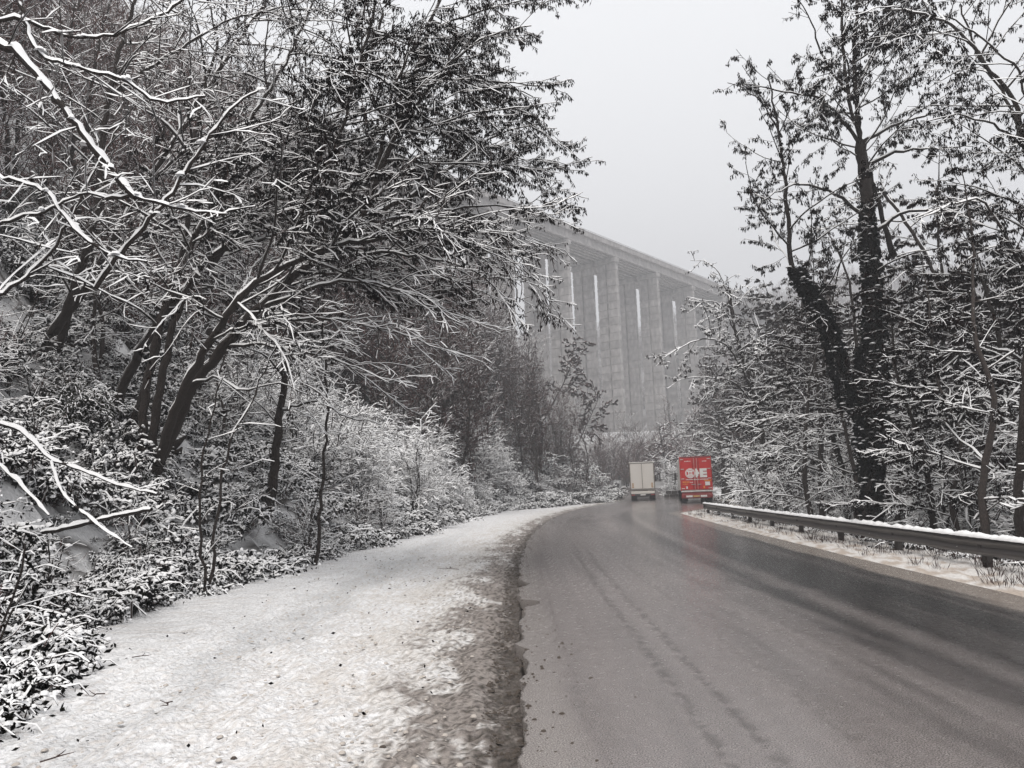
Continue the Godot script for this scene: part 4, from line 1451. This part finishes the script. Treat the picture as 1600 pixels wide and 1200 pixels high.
	# dark thicket at the bend
	for k in 110:
		var d := rng.randf_range(44.0, 95.0)
		var u := rng.randf_range(0.8, 15.0)
		var x := table(FOOT, d) - u
		var src: Node3D = thicket[[0, 2, 0, 1][rng.randi() % 4]]
		var s := fitted(src, x, d, BEND_SKYLINE, 0.6, 1.0)
		copy_of(src, "dark reddish tree of the thicket where the road bends", "dark thicket trees at the bend", ground_at(x, d), rng.randf() * TAU, Vector3(s, s, s))
	for k in 44:
		var d := rng.randf_range(54.0, 96.0)
		var x := table(FOOT, d) - rng.randf_range(0.5, 6.5)
		var s := rng.randf_range(0.26, 0.45)
		copy_of(thicket[[0, 2][rng.randi() % 2]], "low dark bush crowding the inside of the bend", "low bushes inside the bend", ground_at(x, d) - Vector3(0, 0.3, 0), rng.randf() * TAU, Vector3(s * 1.3, s, s * 1.3))
	# the wood up the left hillside
	for k in 120:
		var d := rng.randf_range(14.0, 104.0)
		var u := rng.randf_range(6.0, 40.0)
		var s := rng.randf_range(0.8, 1.25)
		copy_of(thicket[rng.randi() % 4], "bare brown tree in the dense wood up the left hillside", "brown trees up the left hillside", ground_at(table(FOOT, d) - u, d), rng.randf() * TAU, Vector3(s, s, s))
	# two small leaning trees that stand out against the viaduct
	for q in [["small tree leaning to the right, outlined against the viaduct piers", [[858, 640, 92], [880, 600, 92], [893, 565, 92], [898, 530, 92]], 0.14], ["small twiggy tree low against the viaduct, right of the leaning one", [[905, 690, 96], [918, 660, 96], [930, 635, 96], [938, 612, 96]], 0.10]]:
		hero_tree("small_leaning_tree", q[0], "tree", at(q[1][0][0], q[1][0][1], q[1][0][2]), [["trunk", pix(q[1]), q[2], 0.03]], params({"levels": 3, "kids": [3.4, 3.0, 3.4], "len": [0.36, 0.42, 0.42], "longest": [3.0, 1.6, 0.8], "rmin": 0.045, "snow": 0.2, "leaf": 55.0, "leaf_len": 0.17, "start": [0.45, 0.2, 0.1]}), M.bark, M.twig_brown, M.dead_leaf)
	# the lone tree behind the trucks
	var lone := at(1043, 762, 104)
	hero_tree("lone_tree", "lone dark bare tree beside the road between the two lorries", "tree", lone, [["trunk", pix([[1043, 772, 104], [1041, 735, 104], [1035, 700, 104], [1030, 665, 104]]), 0.24, 0.04]],
		params({"levels": 3, "kids": [3.4, 2.6, 3.2], "len": [0.42, 0.4, 0.4], "longest": [3.6, 1.8, 0.9], "rmin": 0.05, "snow": 0.3, "leaf": 12.0, "leaf_len": 0.22, "start": [0.3, 0.2, 0.1], "flat": 0.7}), M.bark, M.twig_brown, M.dead_leaf)

	# the hazy wood beyond the bend
	for k in 120:
		var d := rng.randf_range(126.0, 178.0)
		var x := d * rng.randf_range(0.10, 0.33)
		var s := rng.randf_range(0.7, 1.1)
		copy_of(hazy[rng.randi() % 3], "pale reddish bare tree in the hazy wood below the viaduct", "hazy trees below the viaduct", ground_at(x, d), rng.randf() * TAU, Vector3(s, s, s))
	for q in [snowy, thicket, shrubs, hazy]:
		for o in q:
			o.free()


# ------------------------------------------------------------------ undergrowth and far woods
func scatter(called: String, mesh: Mesh, where: Array, label: String) -> void:
	var mm := MultiMesh.new()
	mm.transform_format = MultiMesh.TRANSFORM_3D
	mm.mesh = mesh
	mm.instance_count = where.size()
	for k in where.size():
		mm.set_instance_transform(k, where[k])
	var o := MultiMeshInstance3D.new()
	o.name = numbered(called)
	o.multimesh = mm
	o.set_meta("kind", "stuff")
	o.set_meta("label", label)
	add_child(o, true)


func two_tone(list: Array) -> ArrayMesh:
	var m := ArrayMesh.new()
	for q in list:
		var b: Buf = q[0]
		if b.i.size() == 0:
			continue
		var a := []
		a.resize(Mesh.ARRAY_MAX)
		a[Mesh.ARRAY_VERTEX] = b.v
		a[Mesh.ARRAY_NORMAL] = b.n
		a[Mesh.ARRAY_INDEX] = b.i
		m.add_surface_from_arrays(Mesh.PRIMITIVE_TRIANGLES, a)
		m.surface_set_material(m.get_surface_count() - 1, q[1])
	return m


func bramble_patch(canes: int, leaves: int, lumps: int, spread: float, tall: float, leaf_mat: Material) -> ArrayMesh:
	var wood := Buf.new()
	var lf := Buf.new()
	var sn := Buf.new()
	for k in canes:
		var a := rng.randf() * TAU
		var p := Vector3(cos(a), 0, sin(a)) * rng.randf() * spread * 0.7
		var out := Vector3(rng.randf_range(-1, 1), 0, rng.randf_range(-1, 1)).normalized()
		var l := rng.randf_range(0.3, 1.0) * spread
		var h := rng.randf_range(0.4, 1.0) * tall
		var pts := PackedVector3Array()
		var rads := PackedFloat32Array()
		for j in 6:
			var f := j / 5.0
			pts.append(p + out * l * f + Vector3(0, h * 4.0 * f * (1.0 - f * 0.8) * 0.62 - 0.05, 0) + Vector3(rng.randf_range(-1, 1), rng.randf_range(-1, 1), rng.randf_range(-1, 1)) * 0.03)
			rads.append(0.007 - 0.003 * f)
		tube(wood, pts, rads, 3)
		snow_on(sn, pts, rads, 0.75)
		for j in int(float(leaves) / canes):
			var q := pts[rng.randi_range(1, 5)] + Vector3(rng.randf_range(-1, 1), rng.randf_range(-0.6, 0.3), rng.randf_range(-1, 1)) * 0.07
			leaf(lf, q, Vector3(rng.randf_range(-1, 1), rng.randf_range(-1.2, 0.3), rng.randf_range(-1, 1)).normalized(), rng.randf_range(0.04, 0.085), rng.randf_range(0.009, 0.020))
		for j in int(float(lumps) / canes + rng.randf()):
			var q := pts[rng.randi_range(1, 5)] + Vector3(rng.randf_range(-1, 1), 0.1, rng.randf_range(-1, 1)) * 0.08
			snow_lump(sn, q, rng.randf_range(0.012, 0.040), rng.randf_range(0.012, 0.030))
	return two_tone([[wood, M.twig], [lf, leaf_mat], [sn, M.branch_snow]])


func build_undergrowth() -> void:
	var kinds := []
	for k in 4:
		kinds.append(bramble_patch(34, 480, 120, 0.6, 0.34, [M.bramble_leaf, M.bramble_brown, M.bramble_leaf, M.bramble_olive][k]))
	var lists := [[], [], [], []]
	for k in 7000:
		var d := 2.0 + 92.0 * pow(rng.randf(), 1.7)
		var u := 0.15 + 9.0 * pow(rng.randf(), 1.3) * (1.0 + d * 0.02)
		var x := table(FOOT, d) - u
		var open := noise_b.get_noise_2d(x * 0.55 + 3.0, d * 0.4)
		if open > 0.22 and rng.randf() < 0.25:
			continue
		var s := rng.randf_range(0.4, 1.15) * (0.85 + d * 0.016) * smooth(-6.0, 11.0, d) * (1.0 - 1.0 * maxf(open, -0.4))
		lists[rng.randi() % 4].append(Transform3D(Basis.from_euler(Vector3(rng.randf_range(-0.3, 0.3), rng.randf() * TAU, rng.randf_range(-0.5, 0.1))) * s, ground_at(x, d)))
	for k in 500:
		var d := rng.randf_range(9.0, 60.0)
		var x := rail_x(minf(d, 44.0)) + maxf(0.0, d - 44.0) * 0.5 + rng.randf_range(0.5, 7.0)
		lists[rng.randi() % 4].append(Transform3D(Basis(Vector3.UP, rng.randf() * TAU) * rng.randf_range(0.6, 1.2), ground_at(x, d)))
	for k in 4:
		scatter("bramble_undergrowth", kinds[k], lists[k], "tangle of dark brambles capped with snow on the banks")
	# green sprig bush on the bank
	var green := bramble_patch(26, 620, 20, 0.55, 0.6, M.green_leaf)
	var gl := []
	for k in 26:
		var p := ground_towards(110.0 + rng.randfn(0.0, 38.0), 655.0 + rng.randfn(0.0, 24.0))
		gl.append(Transform3D(Basis(Vector3.UP, rng.randf() * TAU) * rng.randf_range(0.7, 1.1), p + Vector3(0, 0.12, 0)))
	for k in 6:
		var p := ground_towards(245.0 + rng.randfn(0.0, 14.0), 770.0 + rng.randfn(0.0, 14.0))
		gl.append(Transform3D(Basis(Vector3.UP, rng.randf() * TAU) * 0.6, p + Vector3(0, 0.1, 0)))
	scatter("green_bush_foliage", green, gl, "patch of evergreen leaves among the brambles below the dark trunks")

	# dry grass on the verge
	var tuft := Buf.new()
	var tsn := Buf.new()
	for k in 22:
		var a := rng.randf() * TAU
		var p := Vector3(cos(a), 0, sin(a)) * rng.randf() * 0.22
		leaf(tuft, p, Vector3(cos(a) * rng.randf(), 1.0, sin(a) * rng.randf()).normalized(), rng.randf_range(0.06, 0.26), 0.0026)
	var tufts := two_tone([[tuft, M.twig_brown], [tsn, M.branch_snow]])
	var tl := []
	for k in 380:
		var d := 8.0 + 36.0 * pow(rng.randf(), 1.5)
		var w := rng.randf_range(0.15, 2.4)
		if rng.randf() > 0.3 + w * 0.4:
			continue
		tl.append(Transform3D(Basis(Vector3.UP, rng.randf() * TAU) * rng.randf_range(0.6, 1.3), ground_at(road_right(d) + w, d) + Vector3(0, 0.03, 0)))
	scatter("verge_grass", tufts, tl, "dry grass poking through the snow under the guardrail")

	# mud clods along the broken road edge, snow crumbs on the shoulder
	var clod := Buf.new()
	snow_lump(clod, Vector3.ZERO, 0.016, 0.014)
	var cl := []
	for k in 7000:
		var d := 3.4 + 26.0 * pow(rng.randf(), 1.8)
		var o := rng.randfn(-0.22, 0.16)
		if k % 60 == 0:
			o = rng.randfn(0.42, 0.10)
			d = 3.4 + 7.0 * pow(rng.randf(), 1.3)
		elif k % 5 == 0:
			o = rng.randfn(-0.8, 0.5)
		if noise_b.get_noise_2d(o * 5.0, d * 2.5) < -0.05:
			continue
		var y := -0.05 if o < 0.0 else 0.022
		if o < -0.6:
			y = -0.01
		cl.append(Transform3D(Basis(Vector3.UP, rng.randf() * TAU).scaled(Vector3(rng.randf_range(0.7, 1.6), rng.randf_range(0.5, 1.2), rng.randf_range(0.5, 1.2)) * (0.35 + 0.9 * pow(rng.randf(), 2.5))), Vector3(road_left(d) + o, road_y(d) + y, -d)))
	scatter("mud_clods_debris", two_tone([[clod, M.mud]]), cl, "crumbs of dark mud along the broken left edge of the road")
	var crumb := Buf.new()
	snow_lump(crumb, Vector3.ZERO, 0.019, 0.011)
	var sl := []
	for k in 3000:
		var d := 3.6 + 22.0 * pow(rng.randf(), 1.8)
		var o := rng.randf_range(-3.4, -0.5) if k % 2 == 0 else rng.randfn(-1.15, 0.3)
		sl.append(Transform3D(Basis(Vector3.UP, rng.randf() * TAU).scaled(Vector3(1, 0.8, 1) * (0.25 + 1.3 * pow(rng.randf(), 3.0))), Vector3(road_left(d) + o, road_y(d) + 0.008, -d)))
	scatter("snow_crumbs", two_tone([[crumb, M.slush]]), sl, "crumbs of frozen slush scattered on the trodden snow")

	# the densest part of the wood on the left slope, no tree of which can be told apart
	var wt := TreeBuf.new()
	var wp := params({"kids": [3.2, 3.6, 4.0], "longest": [2.6, 1.4, 0.7], "snow": 0.35, "rmin": 0.012, "flat": 0.9, "ang": [0.8, 0.7, 0.7, 0.7], "trop": [0.02, 0.05, 0.03, 0.0, 0.0], "start": [0.08, 0.1, 0.08]})
	var wl := limb_line([Vector3(0, -0.5, 0), Vector3(0.2, 3, 0.1), Vector3(0.5, 6, 0.3), Vector3(0.9, 9, 0.2)], 0.12, 0.02)
	grow(wt, wl[0], wl[1], 0, wp)
	var wood := []
	for k in 2000:
		var d := rng.randf_range(12.0, 112.0)
		var u := rng.randf_range(9.0, 60.0)
		wood.append(Transform3D(Basis(Vector3.UP, rng.randf() * TAU) * rng.randf_range(0.7, 1.25), ground_at(table(FOOT, d) - u, d)))
	scatter("hillside_woods", two_tone([[wt.trunk, M.bark], [wt.limb, M.bark], [wt.twig, M.twig_brown], [wt.snow, M.branch_snow]]), wood, "dense brown bare wood covering the left hillside")

	# far wooded hills, hazed over
	var ft := TreeBuf.new()
	var fp := params({"levels": 2, "kids": [1.4, 1.2], "len": [0.4, 0.4], "longest": [4.0, 2.0], "rmin": 0.05, "snow": 0.5, "ang": [0.8, 0.7], "trop": [0.02, 0.05, 0.02], "start": [0.15, 0.1], "seg": [1.2, 1.0, 0.9]})
	var line := limb_line([Vector3(0, -0.5, 0), Vector3(0.2, 4, 0.1), Vector3(0.1, 8, 0.3), Vector3(0.3, 11, 0.2)], 0.2, 0.05)
	grow(ft, line[0], line[1], 0, fp)
	var tree_mesh := two_tone([[ft.trunk, M.bark], [ft.limb, M.twig_brown], [ft.twig, M.twig_brown], [ft.snow, M.branch_snow]])
	var fl := []
	for k in 4200:
		var d := rng.randf_range(285.0, 500.0)
		var x := rng.randf_range(-140.0, 290.0)
		fl.append(Transform3D(Basis(Vector3.UP, rng.randf() * TAU) * rng.randf_range(0.7, 1.2), ground_at(x, d)))
	for k in 1700:
		var d := rng.randf_range(20.0, 290.0)
		var x := rng.randf_range(86.0, 260.0)
		if k % 3 == 0:
			x = rng.randf_range(20.0, 90.0)
			d = rng.randf_range(60.0, 200.0)
			if x < road_right(minf(d, 110.0)) + 14.0:
				continue
		fl.append(Transform3D(Basis(Vector3.UP, rng.randf() * TAU) * rng.randf_range(0.6, 1.1), ground_at(x, d)))
	for k in 900:
		var d := rng.randf_range(60.0, 200.0)
		var u := rng.randf_range(30.0, 120.0)
		fl.append(Transform3D(Basis(Vector3.UP, rng.randf() * TAU) * rng.randf_range(0.7, 1.1), ground_at(table(FOOT, d) - u, d)))
	scatter("far_forest", tree_mesh, fl, "bare woods on the hills fading into the haze")


# ------------------------------------------------------------------ fallen branches, sign, wall, twigs
func fallen(label: String, list: Array, r0: float, r1: float, snow: float, kids := [0.7, 1.2, 2.0]) -> void:
	var p := params({"levels": 2, "kids": kids, "len": [0.3, 0.4, 0.4], "longest": [0.7, 0.3, 0.2], "snow": snow, "gap": 0.09, "wob": 0.008, "rmin": 0.004, "seg": [0.2, 0.15, 0.12, 0.1]})
	var pts := pix(list)
	hero_tree("fallen_branch", label, "branch", pts[0], [["stem", pts, r0, r1]], p, M.bark, M.twig, M.dead_leaf)


func build_small_things() -> void:
	fallen("straight broken branch with a ridge of snow pointing right above the brambles", [[66, 832, 9.6], [120, 822, 9.4], [180, 806, 9.2], [236, 796, 9.0]], 0.030, 0.024, 1.1, [0.0, 0.0, 0.0])
	fallen("long snow-laden branch sagging down the bank from the left edge", [[-40, 655, 10.5], [30, 672, 10.2], [78, 716, 10], [130, 735, 9.8], [185, 758, 9.6], [246, 772, 9.4]], 0.034, 0.010, 1.2)
	fallen("snowy branch slanting down below the sagging branch at far left", [[-40, 690, 9.8], [10, 735, 9.6], [45, 770, 9.4], [76, 806, 9.2]], 0.024, 0.012, 1.1)
	fallen("thin branch slanting down through the brambles under the sagging branch", [[80, 720, 9.6], [95, 765, 9.4], [130, 800, 9.2], [160, 825, 9.0], [205, 855, 8.8]], 0.018, 0.008, 1.0)

	# dark broken stump beside the big tree
	var st := thing("broken_stump", "dark splintered stump lying beside the foot of the leaning tree", "stump", ground_towards(262, 722) + Vector3(0, 0.15, 0))
	var b := Buf.new()
	tube(b, PackedVector3Array([Vector3(-0.18, -0.1, 0), Vector3(0.02, 0.05, 0), Vector3(0.25, 0.2, 0), Vector3(0.44, 0.36, 0)]), PackedFloat32Array([0.16, 0.14, 0.08, 0.02]), 8)
	part("trunk", to_mesh(b), M.bark, st)
	b = Buf.new()
	tube(b, PackedVector3Array([Vector3(0.0, -0.05, 0.05), Vector3(0.2, -0.06, 0.1), Vector3(0.34, 0.0, 0.1), Vector3(0.38, 0.08, 0.1)]), PackedFloat32Array([0.1, 0.08, 0.06, 0.02]), 7)
	part("splinter", to_mesh(b), M.bark, st)
	b = Buf.new()
	for k in 7:
		snow_lump(b, Vector3(-0.1 + 0.08 * k, 0.1 + 0.045 * k, 0.02), 0.06, 0.04)
	part("snow_cap", to_mesh(b), M.branch_snow, st)

	# small pale sign far off at the bend
	var s := thing("roadside_sign", "small pale square sign in the snow far off where the road bends", "sign", at(962, 762, 112) + Vector3(0, -0.6, 0))
	part("sign_face", chamfer_box(Vector3(1.7, 1.5, 0.08), 0.02), M.sign_grey, s, Vector3(0, 0.9, 0))
	part("sign_panel", chamfer_box(Vector3(0.8, 0.7, 0.03), 0.01), M.chassis, s, Vector3(0.1, 0.85, 0.055))
	part("post", chamfer_box(Vector3(0.1, 1.2, 0.1), 0.02), M.rail_post, s, Vector3(0, -0.2, -0.1))
	# low dark culvert wall beside the lone tree
	var w := thing("low_wall", "low dark stone wall with snow on it beside the red lorry", "wall", Vector3(17.7, road_y(88.0), -88.0), -0.2)
	for k in 3:
		for r in 2:
			part("stone", chamfer_box(Vector3(0.62, 0.36, 0.5) * rng.randf_range(0.92, 1.05), 0.05), M.rail_post, w, Vector3(-0.7 + k * 0.65 + r * 0.2, 0.2 + r * 0.38, rng.randf_range(-0.05, 0.05)))
	b = Buf.new()
	for k in 5:
		snow_lump(b, Vector3(-0.6 + k * 0.33 + rng.randf_range(-0.08, 0.08), 0.74, rng.randf_range(-0.08, 0.02)), rng.randf_range(0.12, 0.2), rng.randf_range(0.04, 0.08))
	part("snow_cap", to_mesh(b), M.branch_snow, w)

	# twigs and dead leaves lying on the shoulder
	for q in [["forked twig lying on the snow beside the brambles at lower left", 150, 1092, 0.16], ["small twig with a leaf lying mid shoulder", 263, 1106, 0.2], ["thin twig poking from the snow at the bottom edge", 88, 1190, 0.18], ["long thin twig lying on the snowy shoulder below the snowy shrubs", 700, 892, 0.5], ["short twig lying on the shoulder beside the slush", 660, 875, 0.35], ["twig on the snow just below the bank", 222, 1030, 0.2]]:
		var yh := 767.0 - 0.035 * (float(q[1]) - 800.0)
		var depth: float = 1.58 * FOCAL / (float(q[2]) - yh)
		var p := at(q[1], q[2], depth)
		p.y = 0.05
		var tw := thing("fallen_twig", q[0], "twig", p, rng.randf() * TAU)
		var tb := Buf.new()
		var l: float = q[3]
		tube(tb, PackedVector3Array([Vector3(-l * 0.5, 0, 0), Vector3(-l * 0.1, 0.012, 0.02), Vector3(l * 0.2, 0.008, -0.01), Vector3(l * 0.5, 0.02, 0.03)]), PackedFloat32Array([0.005, 0.005, 0.004, 0.002]), 5)
		part("stem", to_mesh(tb), M.twig, tw)
		tb = Buf.new()
		tube(tb, PackedVector3Array([Vector3(0, 0.01, 0), Vector3(l * 0.15, 0.03, l * 0.12), Vector3(l * 0.22, 0.05, l * 0.25)]), PackedFloat32Array([0.004, 0.003, 0.002]), 4)
		part("side_shoot", to_mesh(tb), M.twig, tw)
	var lb := Buf.new()
	for k in 160:
		var d := 4.5 + 16.0 * rng.randf()
		var o := rng.randf_range(-4.2, -0.6)
		leaf(lb, Vector3(road_left(d) + o, 0.035, -d), Vector3(rng.randf_range(-1, 1), 0.1, rng.randf_range(-1, 1)).normalized(), rng.randf_range(0.02, 0.06), rng.randf_range(0.006, 0.016))
	part("fallen_leaves", to_mesh(lb), M.dead_leaf, self, Vector3.ZERO, "stuff").set_meta("label", "dead leaves scattered over the trodden snow")
